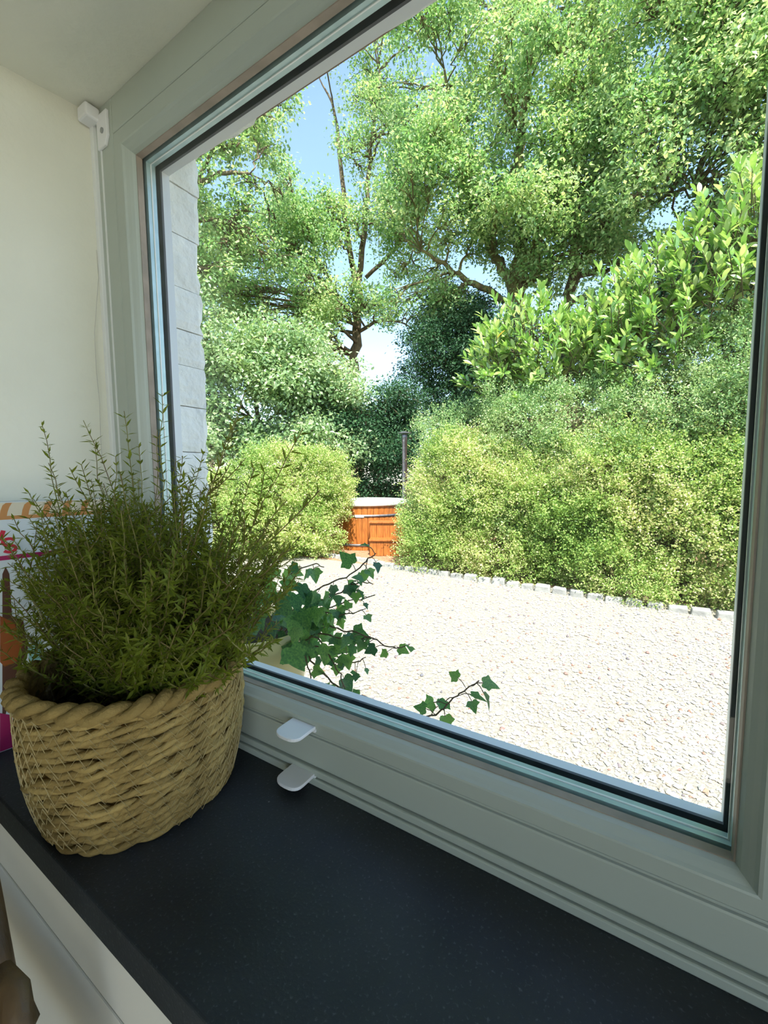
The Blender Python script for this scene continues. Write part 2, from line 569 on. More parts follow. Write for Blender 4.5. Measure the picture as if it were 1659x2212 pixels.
# cover strip along the foot of the frame and a bead of sealant beside the jamb
frame_box('cover_strip', (.0, -.004, .0), (x1, .02, .0075), bev=.0012)
frame_box('cover_strip', (.0, -.0022, .0085), (x1, .02, .0155), bev=.0012)
MB().box((-.004, -.0045, .0), (.004, .01, H-.012)).build('corner_strip', M['pvc_out'], win, bevel=.001)
MB().box((.0145, -.0016, .0), (.0158, .002, H-.03)).build('frame_groove_lip', M['pvc_out'], win)
bead = [(0, .0), (.60, .0), (.67, .0006), (.73, .0030), (.83, .0055), (.93, .0085), (1, .0125), (1, .02), (0, .02)]
for a, b in ((FW, XM0), (XM1, x1-FW)):
    o = (a, FB, b, H-FW)

    def ins(k):
        return (o[0]+k, o[1]+k*.72, o[2]-k, o[3]-k)
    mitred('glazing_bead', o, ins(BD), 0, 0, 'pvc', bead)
    mitred('inner_gasket', ins(BD-.003), ins(BD+.001), .0125, .0198, 'bronze')
    mitred('spacer_bar', ins(BD-.006), ins(BD+.0002), .0250, .0365, 'spacer')
    mitred('spacer_bar', ins(BD-.006), ins(BD+.0012), .0300, .0312, 'pvc_out')
    mitred('outer_gasket', ins(BD-.006), ins(BD+.002), .0415, .0442, 'gasket')
    mitred('outer_frame', ins(-.004), ins(BD+.0015), 0, 0, 'pvc_out', [(0, .0444), (1, .0444), (1, .0545), (.35, .066), (0, .066)])
    q = ins(BD-.01)
    for y in (.0200, .0372):
        mb = MB().box((q[0], y, q[1]), (q[2], y+.004, q[3]))
        mb.build('glass_pane', M['glass'], win)

# white tabs on the bottom rail
tabs = [((.3227, .0588), 'upper of two white plastic tabs on the window rail'), ((.3215, .0095), 'lower of two white plastic tabs, just above the dark sill')]
for k, ((x, z), lab) in enumerate(tabs):
    wd, dp = .0305, .029
    pts = [(x, 0.0), (x, -.017)]
    for t in np.linspace(0, 1, 13):
        a = math.pi*(1+t)
        ca_, sa_ = math.cos(a), math.sin(a)
        pts.append((x+wd/2+wd/2*math.copysign(abs(ca_)**.75, ca_), -.018-(dp-.018)*abs(sa_)**.8))
    pts += [(x+wd, -.017), (x+wd, 0.0)]
    t = thing('frame_tab', (x+wd/2, 0, z), lab, 'tab', 'white tabs on the window rail')
    MB().prism(pts, 'z', z-.0016, z+.0016).build('tongue', M['white'], t, bevel=.0007)
    MB().box((x-.001, -.0025, z-.004), (x+wd+.001, .0, z-.0012)).build('foot', M['white'], t, bevel=.0005)

# bracket in the upper corner
br = thing('corner_bracket', (.02, 0, H-.05), 'white plastic corner bracket with a screw at the top of the frame', 'bracket')
MB().prism([(.012, H-.052), (.03, H-.052), (.0365, H-.042), (.0365, H-.012), (.012, H-.012)], 'y', -.0035, 0).build('plate', M['white'], br, bevel=.0008)
MB().box((-.004, -.018, H-.02), (.018, -.0005, H-.004)).build('cap', M['white'], br, bevel=.0025)
MB().prism([(.026+.0032*math.cos(a), H-.034+.0032*math.sin(a)) for a in np.linspace(0, 2*math.pi, 12, endpoint=False)], 'y', -.0048, -.0034).build('screw', M['steel'], br)

# ------------------------------------------------------------------ masonry outside the window
YO = .112                                   # outer face of the house wall
we = thing('wall_outside', (-.1, .06, -1.2), 'white limewashed masonry jamb outside the window', kind='structure')
MB().box((-3.5, .021, GZ-.2), (-.002, .062, 1.64)).build('backing', M['mortar'], we)
MB().box((-3.5, .062, GZ-.2), (.030, YO-.012, .768)).build('backing', M['mortar'], we)
z = -.17
k = 0
while z < .766:
    hgt = random.choice([.058, .066, .072, .050])
    zt = min(z+hgt, .768)
    dx, dy = random.uniform(-.0012, .0012), random.uniform(-.002, .002)
    ny, nz = 6, 6
    mb = MB()
    ys = np.linspace(.0665, YO+dy, ny)
    zs = np.linspace(z+.0006, zt-.0006, nz)
    V = []
    for i, yy in enumerate(ys):
        for j, zz in enumerate(zs):
            e = .0022 if (j in (0, nz-1) or i == ny-1) else 0
            chip = random.choice([0, 0, .001, .002, .005]) if i == ny-1 else 0
            V.append((.052+dx-e+random.uniform(-.0006, .0006), yy-chip-e*.3+(random.uniform(-.001, .001) if i else 0), zz))
    for i in (0, 1):
        for j in range(nz):
            V.append((-.25, YO+dy-.001 if i else .0665, zs[j]))
    F = []
    for i in range(ny-1):
        for j in range(nz-1):
            F.append((i*nz+j, (i+1)*nz+j, (i+1)*nz+j+1, i*nz+j+1))
    b0 = ny*nz
    for j in range(nz-1):
        F.append(((ny-1)*nz+j, b0+nz+j, b0+nz+j+1, (ny-1)*nz+j+1))
        F.append((b0+j, j, j+1, b0+j+1))
        F.append((b0+nz+j, b0+j, b0+j+1, b0+nz+j+1))
    F.append(tuple([i*nz for i in range(ny)])[::-1]+(b0, b0+nz))
    F.append(tuple([i*nz+nz-1 for i in range(ny)])+(b0+nz+nz-1, b0+nz-1))
    mb.add(V, F)
    mb.build('brick', M['lime'], we, smooth=False)
    z = zt
    k += 1
wo = thing('wall_outside_top', (.5, .06, .77), 'rough plastered lintel over the outside of the window', kind='structure')
MB().box((-3.5, .021, .776), (4.5, .10, 1.64)).build('wall', M['lime'], wo)
xs = np.linspace(-.25, XR+.3, 110)
edge = [YO+.0005+.0016*math.sin(x*13)+.0012*math.sin(x*47+1)+random.uniform(-.0016, .0014)-(.004 if .18 < x < .32 else 0) for x in xs]
V = [(x, .0665, .768) for x in xs]+[(x, e, .768+random.uniform(-.0015, .0015)) for x, e in zip(xs, edge)]+[(x, e+.002, .80) for x, e in zip(xs, edge)]+[(x, .0665, .80) for x in xs]
n = len(xs)
F = [(r*n+i, ((r+1) % 4)*n+i, ((r+1) % 4)*n+i+1, r*n+i+1) for r in range(4) for i in range(n-1)]
MB().add(V, F).build('plaster', M['lime'], wo)
MB().box((-.2, .09, .772), (XR+.2, YO+.004, .83)).build('lintel', M['lintel_wood'], wo)
S('wall_outside_right', MB().box((XR-.05, .062, GZ-.2), (4.5, YO, 1.64)), 'lime', label='white outer wall right of the window')
S('wall_outside_low', MB().box((-3.5, .021, GZ-.2), (4.5, YO, -.17)), 'lime', label='white outer wall below the window')
S('trim_1', MB().box((-.6, .0, -.22), (XR+.2, .42, -.172)), 'kerb', label='grey stone ledge under the outside of the window')
S('trim_2', MB().box((0, .0, -.17), (XR, .06, -.001)), 'lime', label='masonry under the window frame')

# ================================================================== BASKET WITH THYME
BC = np.array([.205, -.088])
bk = thing('seagrass_basket', (BC[0], BC[1], 0), 'round woven seagrass basket with a twisted rope rim on the sill', 'basket')
NR = 15
HB = .121


def brad(z):
    t = z/HB
    return .0800+.0105*t+.0065*math.sin(math.pi*min(t, 1))*.6+(-.0035*(1-t)**6)


def rope(z0, R0, rs, off, pitch, seed, name, strands=2, squash=1.0):
    mb = MB()
    rr = random.Random(seed)
    p = [rr.uniform(0, 6.28) for _ in range(6)]
    tw = max(8, round(2*math.pi*R0/pitch))
    n = tw*10
    t = np.arange(n)/n*2*math.pi
    zz = z0+.0012*np.sin(2*t+p[0])+.0009*np.sin(5*t+p[1])
    Rr = R0+.0010*np.sin(3*t+p[2])+.0007*np.sin(7*t+p[3])
    ph = tw*t+.5*np.sin(4*t+p[4])+.35*np.sin(9*t+p[5])
    for s in range(strands):
        a = ph+s*2*math.pi/strands
        r2 = Rr+off*np.cos(a)
        z2 = zz+off*squash*np.sin(a)
        P = np.stack([BC[0]+r2*np.cos(t), BC[1]+r2*np.sin(t), z2], -1)
        rad = rs*(1+.12*np.sin(11*t+s+p[3])+.08*np.sin(29*t+p[1]))
        mb.tube(P, rad, 7, closed=True)
    return mb.build(name, M['rope'], bk, smooth=True)


pitch_z = HB/NR
for i in range(NR):
    z0 = .0052+pitch_z*i
    rope(z0, brad(z0), .0029, .0020, .044+.014*random.random(), 100+i, 'rope_coil', 2, 1.05)
rim = rope(HB+.0045, brad(HB)+.0012, .0050, .0042, .036, 77, 'rope_rim', 2, .9)
MB().lathe([(0, .003), (.078, .003), (.080, .02), (.086, .07), (.0885, HB), (.0865, HB), (.084, .07), (.078, .022), (0, .02)],
           (BC[0], BC[1], 0), 48).build('inner_wall', M['rope'], bk, smooth=True)
th = MB()
for i in range(NR):
    za, zb = .0052+pitch_z*i, .0052+pitch_z*(i+1)
    nst = 46
    zig = []
    for s in range(nst*2):
        a = s/(nst*2)*2*math.pi+i*.11+random.uniform(-.012, .012)
        zc = (za-.001 if s % 2 else zb+.001)
        R0 = brad(zc)+.0050
        zig.append((BC[0]+R0*math.cos(a), BC[1]+R0*math.sin(a), min(zc, HB)))
    th.tube(np.array(zig), .00032, 3, closed=True)
th.build('stitching', M['thread'], bk)
MB().lathe([(0, .093), (.05, .094), (.080, .090), (.080, .03), (0, .03)], (BC[0], BC[1], 0), 40).build('potting_soil', M['soil'], bk, smooth=True)

# cellophane sleeve between pot and basket
pl = thing('plastic_sleeve', (BC[0], BC[1], .08), 'crumpled clear plastic sleeve inside the basket rim', 'plastic wrap')
nt_, nz_ = 120, 9
V = []
for j in range(nz_):
    for i in range(nt_):
        a = i/nt_*2*math.pi
        top = .113+.012*math.sin(3*a+.4)+.010*math.sin(7*a)+.006*math.sin(17*a+2)
        zz = .075+(top-.075)*j/(nz_-1)
        R0 = .0775+.0020*math.sin(11*a+j)+.0018*math.sin(23*a+2*j)-.003*(j/(nz_-1))*math.sin(5*a)**2
        V.append((BC[0]+R0*math.cos(a), BC[1]+R0*math.sin(a), zz))
F = [(j*nt_+i, j*nt_+(i+1) % nt_, (j+1)*nt_+(i+1) % nt_, (j+1)*nt_+i) for j in range(nz_-1) for i in range(nt_)]
so = MB().add(V, F).build('sleeve', M['plastic'], pl, smooth=True)
sm = so.modifiers.new('thick', 'SOLIDIFY')
sm.thickness = .0003

# thyme
ty = thing('thyme_plant', (BC[0], BC[1], .093), 'bushy green thyme plant with thin upright sprigs growing in the basket', 'herb plant')


def bez(a, b, c, n):
    t = np.linspace(0, 1, n)[:, None]
    return (1-t)**2*a+2*t*(1-t)*b+t*t*c


def sprig_leaves(lm, path, start, ll, lw, gap, up=.55):
    seg = np.linalg.norm(np.diff(path, axis=0), axis=1)
    s = np.concatenate([[0], np.cumsum(seg)])
    tot = s[-1]
    pos = np.arange(start*tot, tot, gap)
    if len(pos) == 0: return
    P = np.stack([np.interp(pos, s, path[:, k]) for k in range(3)], -1)
    T = unit(np.stack([np.interp(pos+.002, s, path[:, k]) for k in range(3)], -1)-P+1e-7)
    A = unit(np.cross(T, np.array([.3, .5, .8])))
    B = np.cross(T, A)
    n = len(pos)
    PP, DD, NN, LL = [], [], [], []
    base = random.uniform(0, 6.28)
    ang = base+np.arange(n)*1.57+RNG.uniform(-.5, .5, n)
    for s_ in (0, math.pi):
        for rep in range(2):
            a2 = ang+s_+rep*RNG.uniform(-.9, .9, n)
            o = A*np.cos(a2)[:, None]+B*np.sin(a2)[:, None]
            d = unit(o+T*RNG.uniform(up-.3, up+.6, n)[:, None]+np.array([0, 0, -.15]))
            PP.append(P); DD.append(d); NN.append(T)
            LL.append(ll*RNG.uniform(.55, 1.15, n)*(1 if rep == 0 else .62))
    lm.leaves(np.concatenate(PP), np.concatenate(DD), np.concatenate(NN), np.concatenate(LL), np.concatenate(LL)*lw, .18)


tips = [(90, 915, -.10), (105, 1000, -.12), (180, 908, -.09), (205, 960, -.08), (268, 888, -.08), (350, 850, -.07), (340, 930, -.06), (300, 960, -.08),
        (395, 985, -.06), (440, 975, -.05), (515, 900, -.06), (530, 845, -.075), (550, 1010, -.05), (655, 925, -.08), (690, 1060, -.08), (620, 1080, -.06),
        (250, 985, -.10), (150, 1010, -.11), (60, 1060, -.13), (480, 1040, -.04), (585, 1120, -.03), (640, 1180, -.05), (120, 1050, -.13), (30, 1120, -.14)]
stems = []
for (px, py, y) in tips:
    tip = aty(px, py, y)
    a0 = random.uniform(0, 6.28)
    r0 = .05*math.sqrt(random.random())
    base = np.array([BC[0]+r0*math.cos(a0)+(tip[0]-BC[0])*.18, BC[1]+r0*math.sin(a0)*.8, .092])
    stems.append((base, tip, True))
for i in range(236):
    r = math.sqrt(random.random())
    a0 = random.uniform(0, 6.28)
    base = np.array([BC[0]+.056*r*math.cos(a0), BC[1]+.012+(.050 if math.sin(a0) > 0 else .044)*r*math.sin(a0), .090])
    lean = .02+.115*r**1.3
    hz = random.uniform(.09, .215)*(1.12-.42*r*r)
    ex = .80 if math.cos(a0) > 0 else 1.4
    tip = base+np.array([lean*math.cos(a0)*ex+random.gauss(0, .012), lean*math.sin(a0)*(.75 if math.sin(a0) > 0 else .35)+random.gauss(0, .012), hz])
    if tip[1] > .008: tip[1] = .008-random.random()*.02
    stems.append((base, tip, False))
for base, tip, tall in stems:
    mid = base*.45+tip*.55
    mid[:2] = base[:2]*.52+tip[:2]*.48+np.array([random.gauss(0, .012), random.gauss(0, .010)])
    n = 14 if tall else 9
    path = bez(base, mid, tip, n)
    path[1:-1] += RNG.normal(0, .0011, (n-2, 3))
    mb = MB().tube(path, np.linspace(.0008, .0004, n), 4)
    lm = MB()
    L = np.linalg.norm(tip-base)
    if tall:
        sprig_leaves(lm, path, .12, .0112, .25, .0080, .6)
    else:
        sprig_leaves(lm, path, .1, .0105, .25, .0058, .5)
    for q in range(8 if tall else 7):
        t = random.uniform(.12, .72 if tall else .85)
        p0 = path[int(t*(n-1))]
        a = random.uniform(0, 6.28)
        ln = random.uniform(.025, .065)
        p2 = p0+np.array([math.cos(a)*ln*.62, math.sin(a)*ln*.5, ln*random.uniform(.35, .9)])
        if p2[1] > .010: p2[1] = .010
        pp = bez(p0, (p0+p2)/2+np.array([math.cos(a), math.sin(a), 0])*.004, p2, 5)
        mb.tube(pp, np.linspace(.0006, .00035, 5), 3)
        sprig_leaves(lm, pp, .1, .0100, .25, .0054, .5)
    st = mb.build('stem', M['thymestem'], ty)
    lo_ = lm.build('leaves', M['thyme'], st)
    lo_['kind'] = 'stuff'

# ================================================================== CARTON BEHIND THE BASKET
P0, P1 = np.array([.012, -.168]), np.array([.036, -.028])
ca = thing('printed_carton', (P0[0], P0[1], 0), 'printed white food carton with brown arched stripes standing against the left reveal', 'carton')
u = (P1-P0)/np.linalg.norm(P1-P0)
nrm = np.array([u[1], -u[0]])
CW, CH = np.linalg.norm(P1-P0), .281


def cpt(s, z, off=0.):
    q = P0+u*s+nrm*off
    return (q[0], q[1], z)


def cpoly(pts, off, th, mat, name, label=None):
    n = len(pts)
    V = [cpt(s, z, off) for s, z in pts]+[cpt(s, z, off+th) for s, z in pts]
    F = [tuple(range(n)), tuple(range(n, 2*n))[::-1]]+[((i+1) % n, i, n+i, n+(i+1) % n) for i in range(n)]
    o = MB().add(V, F).build(name, mat, ca)
    if label: o['label'] = label
    return o


def ccoord(px, py):
    r = ray(px, py)
    t = ((P0-CAM[:2])@nrm)/(r[:2]@nrm)
    q = CAM+r*t
    return ((q[:2]-P0)@u, q[2])


def cquad(pts):
    return [ccoord(*p) for p in pts]


M['carton'] = flat('carton_white', (.62, .68, .70), .4)
M['c_cream'] = flat('print_cream', (.66, .60, .46), .4)
M['c_brown'] = flat('print_brown', (.52, .24, .08), .4)
M['c_red'] = flat('print_red', (.55, .02, .05), .4)
M['c_pink'] = flat('print_magenta', (.36, .015, .10), .4)
M['c_choc'] = flat('print_chocolate', (.09, .035, .02), .4)
M['c_orange'] = flat('print_orange', (.26, .07, .012), .4)
M['c_teal'] = flat('print_teal', (.25, .5, .45), .4)
cpoly([(0, 0), (CW, 0), (CW, CH), (0, CH)], -.030, .030, M['carton'], 'box')
sA, sB = .003, CW-.003
ztop = CH-.001
zs_ = ccoord(60, 1112)[1]
cpoly([(sA, zs_), (sB, zs_), (sB, ztop), (sA, ztop)], 0, .0002, M['c_cream'], 'printed_band')
for k in range(7):
    s0 = .004+k*.0185
    R1, R2, c = .034, .040, (s0+.036, zs_-.004)
    arc = []
    for a in np.linspace(math.pi*.62, math.pi*.97, 8): arc.append((c[0]+R2*math.cos(a), c[1]+R2*math.sin(a)))
    for a in np.linspace(math.pi*.97, math.pi*.62, 8): arc.append((c[0]+R1*math.cos(a), c[1]+R1*math.sin(a)))
    arc = [(min(max(s, sA), sB), min(max(zz, zs_), ztop)) for s, zz in arc]
    cpoly(arc, .0002, .0002, M['c_brown'], 'printed_arch')
cpoly([(sA, zs_-.004), (sB, zs_-.004), (sB, zs_), (sA, zs_)], 0, .0003, M['c_brown'], 'printed_line')
a, b_ = ccoord(0, 1206), ccoord(130, 1192)
zl = (a[1]+b_[1])/2
cpoly([(sA, zl-.0025), (sB, zl-.0025), (sB, zl+.0025), (sA, zl+.0025)], 0, .0003, M['c_pink'], 'printed_line')


def stroke(pts, w_, mat, name):
    pts = np.array(pts)
    T = unit(np.gradient(pts, axis=0))
    Nn = np.stack([-T[:, 1], T[:, 0]], -1)
    ring = list(map(tuple, pts+Nn*w_/2))+list(map(tuple, (pts-Nn*w_/2)[::-1]))
    V = [cpt(s, zz, .0) for s, zz in ring]+[cpt(s, zz, .0004) for s, zz in ring]
    n, m = len(ring), len(pts)
    F = [((i+1) % n, i, n+i, n+(i+1) % n) for i in range(n)]
    F += [(n+i, n+i+1, n+n-2-i, n+n-1-i)[::-1] for i in range(m-1)]
    return MB().add(V, F).build(name, mat, ca)


# the letters 's
cs = ccoord(20, 1178)
ww, hh = .0125, .0150
sc = []
for t in np.linspace(0, 1, 24):
    if t < .5:
        a = math.radians(30+(270-30)*t*2)
        sc.append((cs[0]+ww*.42*math.cos(a), cs[1]+hh*.25+hh*.25*math.sin(a)))
    else:
        a = math.radians(90-(240)*(t-.5)*2)
        sc.append((cs[0]+ww*.42*math.cos(a), cs[1]-hh*.25+hh*.25*math.sin(a)))
stroke(sc, .0032, M['c_red'], 'letter')
cq = ccoord(3, 1158)
stroke([(cq[0]-.001, cq[1]-.005), (cq[0]+.0, cq[1]), (cq[0]+.002, cq[1]+.006)], .004, M['c_red'], 'apostrophe')
for pts, m, nm in (([(5, 1560), (5, 1240), (12, 1224), (20, 1240), (26, 1330), (50, 1340), (60, 1400), (45, 1440), (30, 1470), (8, 1560)], 'c_choc', 'printed_picture'),
                   ([(0, 1330), (30, 1345), (50, 1390), (35, 1430), (10, 1440), (0, 1430)], 'c_orange', 'printed_picture'),
                   ([(0, 1540), (26, 1545), (30, 1625), (0, 1625)], 'c_pink', 'printed_picture'),
                   ([(60, 1400), (90, 1385), (95, 1420), (65, 1440)], 'c_teal', 'printed_picture')):
    q = [(min(max(s, .001), CW-.001), max(zz, .001)) for s, zz in cquad(pts)]
    cpoly(q, .0002 if m == 'c_choc' else .0004, .0002, M[m], nm)

# ================================================================== CHAIR BELOW THE SILL
ch = thing('wooden_chair', (-.10, -.42, -1.1), 'brown wooden chair standing in the room under the left end of the sill', 'chair')
ptop, pbot = aty(-62, 1850, -.225), aty(-8, 2160, -.225)
dirp = (pbot-ptop)/(pbot[2]-ptop[2])


def post(z):
    return ptop+dirp*(z-ptop[2])


zt0 = ptop[2]
kp0 = float(aty(38, 2212, -.235)[2])
off = np.array([-.36, -.02, 0])
for k, of in enumerate((np.zeros(3), off)):
    pth = [post(zt0)+of, post(zt0-.1)+of, post(zt0-.2)+of, post(-.62)*[.6, 1, 1]+of+[0, 0, 0], np.array([.02, -.24, -1.1])+of]
    MB().tube(np.array(pth), [.011, .0115, .012, .016, .014], 14).build('back_post', M['chairwood'], ch, smooth=True)
    MB().tube(np.array([[.02, -.56, kp0-.03], [.02, -.56, -1.1]])+of, [.018, .014], 12).build('front_leg', M['chairwood'], ch, smooth=True)
kp = aty(38, 2212, -.235)
MB().tube(np.array([kp+[-.02, 0, .016], kp+[-.004, 0, .014], kp+[.004, 0, .004], kp+[.004, -.01, -.012], kp+[-.01, -.32, -.03]]), [.005, .0075, .008, .009, .010], 12).build('arm_rest', M['chairwood'], ch, smooth=True)
for zz in (zt0-.06, zt0-.2):
    V = []
    for e in (0, 1):
        q = post(zz)+off*e
        for dy, dz in ((-.006, -.028), (.006, -.028), (.006, .028), (-.006, .028)):
            V.append((q[0], q[1]+dy, q[2]+dz))
    MB().add(V, [(0, 1, 2, 3), (7, 6, 5, 4), (0, 4, 5, 1), (1, 5, 6, 2), (2, 6, 7, 3), (3, 7, 4, 0)]).build('back_rail', M['chairwood'], ch, bevel=.003)
MB().box((-.36, -.64, -.665), (.05, -.22, -.63)).build('seat', M['chairwood'], ch, bevel=.01)

# ================================================================== GARDEN: GROUND, KERB, GRAVEL
S('floor_gravel', MB().box((-24, YO-.05, GZ-.2), (18, 5.35, GZ)), 'gravel', label='pale gravel yard outside the window')
S('floor_bed', MB().box((-24, 5.3, GZ-.22), (18, 45, GZ-.004)), 'mulch', label='brown bark mulch of the planting bed')
KX = np.array([-9.0, -5.49, -4.36, -3.46, -2.68, -1.95, -1.22, -.23, .73, 1.46, 3.0, 5.0])
KY = np.array([5.9, 5.60, 5.60, 5.52, 5.36, 5.28, 5.22, 5.10, 5.04, 4.97, 4.85, 4.7])


def ky(x):
    return float(np.interp(x, KX, KY))


# pebbles
n = 52000
dd = 1.0+RNG.random(n)**1.25*5.2
px = RNG.uniform(-500, 2100, n)
rr = CF[None, :2]+CR[None, :2]*((px-829.5)/FPX)[:, None]
rr = rr/np.linalg.norm(rr, axis=1)[:, None]
P = CAM[None, :2]+rr*dd[:, None]
yk = np.interp(P[:, 0], KX, KY)
P = P[(P[:, 1] > YO+.35) & (P[:, 1] < yk-.02)]
n = len(P)
sz = RNG.uniform(.006, .0145, n)*RNG.choice([1, 1, 1, 1.5], n)
oct_ = np.array([(1, 0, 0), (0, 1, 0), (-1, 0, 0), (0, -1, 0), (0, 0, .75), (0, 0, -.75)])
J = oct_[None]*sz[:, None, None]*RNG.uniform(.7, 1.3, (n, 6, 1))
an = RNG.uniform(0, 6.28, n)
X = J[:, :, 0]*np.cos(an)[:, None]-J[:, :, 1]*np.sin(an)[:, None]*.75
Y = J[:, :, 0]*np.sin(an)[:, None]+J[:, :, 1]*np.cos(an)[:, None]*.75
V = np.stack([X+P[:, 0][:, None], Y+P[:, 1][:, None], J[:, :, 2]+GZ+(sz*.35)[:, None]], -1).reshape(-1, 3)
fo = np.array([(0, 1, 4), (1, 2, 4), (2, 3, 4), (3, 0, 4), (1, 0, 5), (2, 1, 5), (3, 2, 5), (0, 3, 5)])
F = (np.arange(n)[:, None, None]*6+fo[None]).reshape(-1, 3)
pb = MB().add(V, F).build('gravel_pebbles', M['pebble'])
tag(pb, 'loose cream and grey pebbles covering the gravel yard', 'gravel', kind='stuff')

kb = thing('stone_kerb', (0, 5.1, GZ), 'row of rough grey cobbles edging the gravel in front of the hedge', 'kerb')
x = -6.0
while x < 3.2:
    ln = random.uniform(.16, .21)
    wdt, ht = random.uniform(.10, .13), random.uniform(.055, .085)
    V = []
    for iz in range(2):
        for iy in range(2):
            for ix in range(2):
                s = .88 if iz else 1
                V.append((x+ln/2+(ix-.5)*ln*.95*s+random.uniform(-.008, .008), ky(x+ln/2)+(iy-.5)*wdt*s+random.uniform(-.008, .008),
                          GZ-.05+(ht+.05)*iz+random.uniform(-.008, .008)))
    MB().add(V, np.array([(0, 2, 3, 1), (4, 5, 7, 6), (0, 1, 5, 4), (1, 3, 7, 5), (3, 2, 6, 7), (2, 0, 4, 6)])).build('stone', M['kerb'], kb, bevel=.014)
    x += ln+random.uniform(.004, .02)

# ================================================================== HOT TUB AND STEPS
TC = far(792, 1100, 9.0)
TR = .84
ztub = GZ+.87
tub = thing('wooden_hot_tub', (TC[0], TC[1], GZ), 'round orange-brown wooden hot tub with steel bands and a white cover', 'hot tub')
ns = 46
for k in range(ns):
    a0, a1 = 2*math.pi*k/ns, 2*math.pi*(k+1)/ns
    g = .0035
    V = []
    for zz in (GZ, ztub):
        for R0, a in ((TR-.04, a0+g), (TR, a0+g), (TR+.006, (a0+a1)/2), (TR, a1-g), (TR-.04, a1-g)):
            V.append((TC[0]+R0*math.cos(a), TC[1]+R0*math.sin(a), zz))
    F = [(0, 1, 2, 3, 4), (9, 8, 7, 6, 5)]+[((i+1) % 5, i, 5+i, 5+(i+1) % 5) for i in range(5)]
    MB().add(V, F).build('stave', M['tubwood'], tub)
for zz in (ztub-.19, GZ+.10):
    MB().lathe([(TR+.004, zz-.024), (TR+.012, zz-.024), (TR+.012, zz+.024), (TR+.004, zz+.024)], (TC[0], TC[1], 0), 64).build('steel_band', M['pipe'], tub, smooth=True)
MB().lathe([(0, ztub), (TR+.02, ztub), (TR+.045, ztub+.015), (TR+.045, ztub+.07), (TR+.0, ztub+.095), (.4, ztub+.105), (0, ztub+.11)], (TC[0], TC[1], 0), 64).build('cover', M['white'], tub, smooth=True)
a = math.atan2(CAM[1]-TC[1], CAM[0]-TC[0])-.17
lb = MB()
V = []
for zz in (ztub-.215, ztub-.165):
    for da in (-.105, 0, .105):
        for R0 in (TR+.013, TR+.018):
            V.append((TC[0]+R0*math.cos(a+da), TC[1]+R0*math.sin(a+da), zz))
F = [(0, 1, 7, 6), (4, 10, 11, 5)]+[(1+2*i, 3+2*i, 9+2*i, 7+2*i) for i in range(2)]+[(2*i, 6+2*i, 8+2*i, 2+2*i) for i in range(2)]+[(0, 2, 3, 1), (2, 4, 5, 3), (6, 7, 9, 8), (8, 9, 11, 10)]
lb.add(V, F).build('plate', M['white'], tub)
pc = far(874, 1000, 9.4)
ztp = far(874, 938, 9.4)[2]
pp = thing('stove_pipe', (pc[0], pc[1], GZ), 'dark metal stove pipe with a flat cap rising behind the hedge gap', 'stove pipe')
MB().lathe([(0, GZ), (.055, GZ), (.055, ztp-.02), (.06, ztp-.02), (.06, ztp-.16), (.062, ztp-.16), (.062, ztp-.02), (.05, ztp), (0, ztp)], (pc[0], pc[1], 0), 24).build('pipe', M['pipe'], pp, smooth=True)
MB().lathe([(0, ztp+.025), (.15, ztp+.02), (.15, ztp+.03), (.02, ztp+.065), (0, ztp+.065)], (pc[0], pc[1], 0), 24).build('cap', M['pipe'], pp)

SPc = far(832, 1190, 7.55)
sp = thing('wooden_steps', (SPc[0], SPc[1], GZ), 'two orange wooden steps of vertical boards in front of the hot tub', 'steps')
ux = unit(np.array([.90, .44]))            # along the treads
uy = np.array([-ux[1], ux[0]])             # towards the tub


def sbox(x0, x1, y0, y1, z0, z1, name, parent=sp):
    V = []
    for zz in (z0, z1):
        for (a, b) in ((x0, y0), (x1, y0), (x1, y1), (x0, y1)):
            q = SPc[:2]+ux*a+uy*b
            V.append((q[0], q[1], GZ+zz))
    o = MB().add(V, np.array([(0, 3, 2, 1), (4, 5, 6, 7), (0, 1, 5, 4), (1, 2, 6, 5), (2, 3, 7, 6), (3, 0, 4, 7)])).build(name, M['tubwood'], parent, bevel=.004)
    return o


for k in range(6):
    a = -.28+k*.125
    sbox(a+.002, a+.123, .0, .02, 0, .275, 'riser_board')
    sbox(a-.03+.002, a-.03+.123, .26, .28, .275, .575, 'riser_board')
sbox(-.30, .50, -.03, .27, .275, .305, 'tread')
sbox(-.33, .47, .23, .55, .575, .605, 'tread')
for xx in (-.29, .47):
    sbox(xx, xx+.02, .02, .27, 0, .275, 'side_board')
    sbox(xx-.03, xx-.01, .28, .53, 0, .575, 'side_board')


# ================================================================== PLANTS
def blob_surface(blobs, n, depth=.12):
    """random points on the outside of a union of ellipsoids (c, r3)"""
    C_ = np.array([b[0] for b in blobs]); R_ = np.array([b[1] for b in blobs])
    need, want = n, []
    n = n*6
    area = (R_[:, 0]*R_[:, 1]+R_[:, 0]*R_[:, 2]+R_[:, 1]*R_[:, 2])
    idx = RNG.choice(len(blobs), n, p=area/area.sum())
    d = unit(RNG.normal(size=(n, 3)))
    shrink = 1-RNG.random(n)**1.5*depth/R_[idx].mean(1)
    P = C_[idx]+d*R_[idx]*shrink[:, None]
    keep = np.ones(n, bool)
    for k in range(len(blobs)):
        q = np.linalg.norm((P-C_[k])/(R_[k]-depth*.9), axis=1)
        keep &= (q > 1) | (idx == k)
    keep &= P[:, 2] > GZ+.02
    Nn = unit(d/R_[idx])
    keep &= (Nn[:, 1] < .3) | (RNG.random(n) < .3)          # sparser on the side turned away from the yard
    return P[keep][:need], Nn[keep][:need]


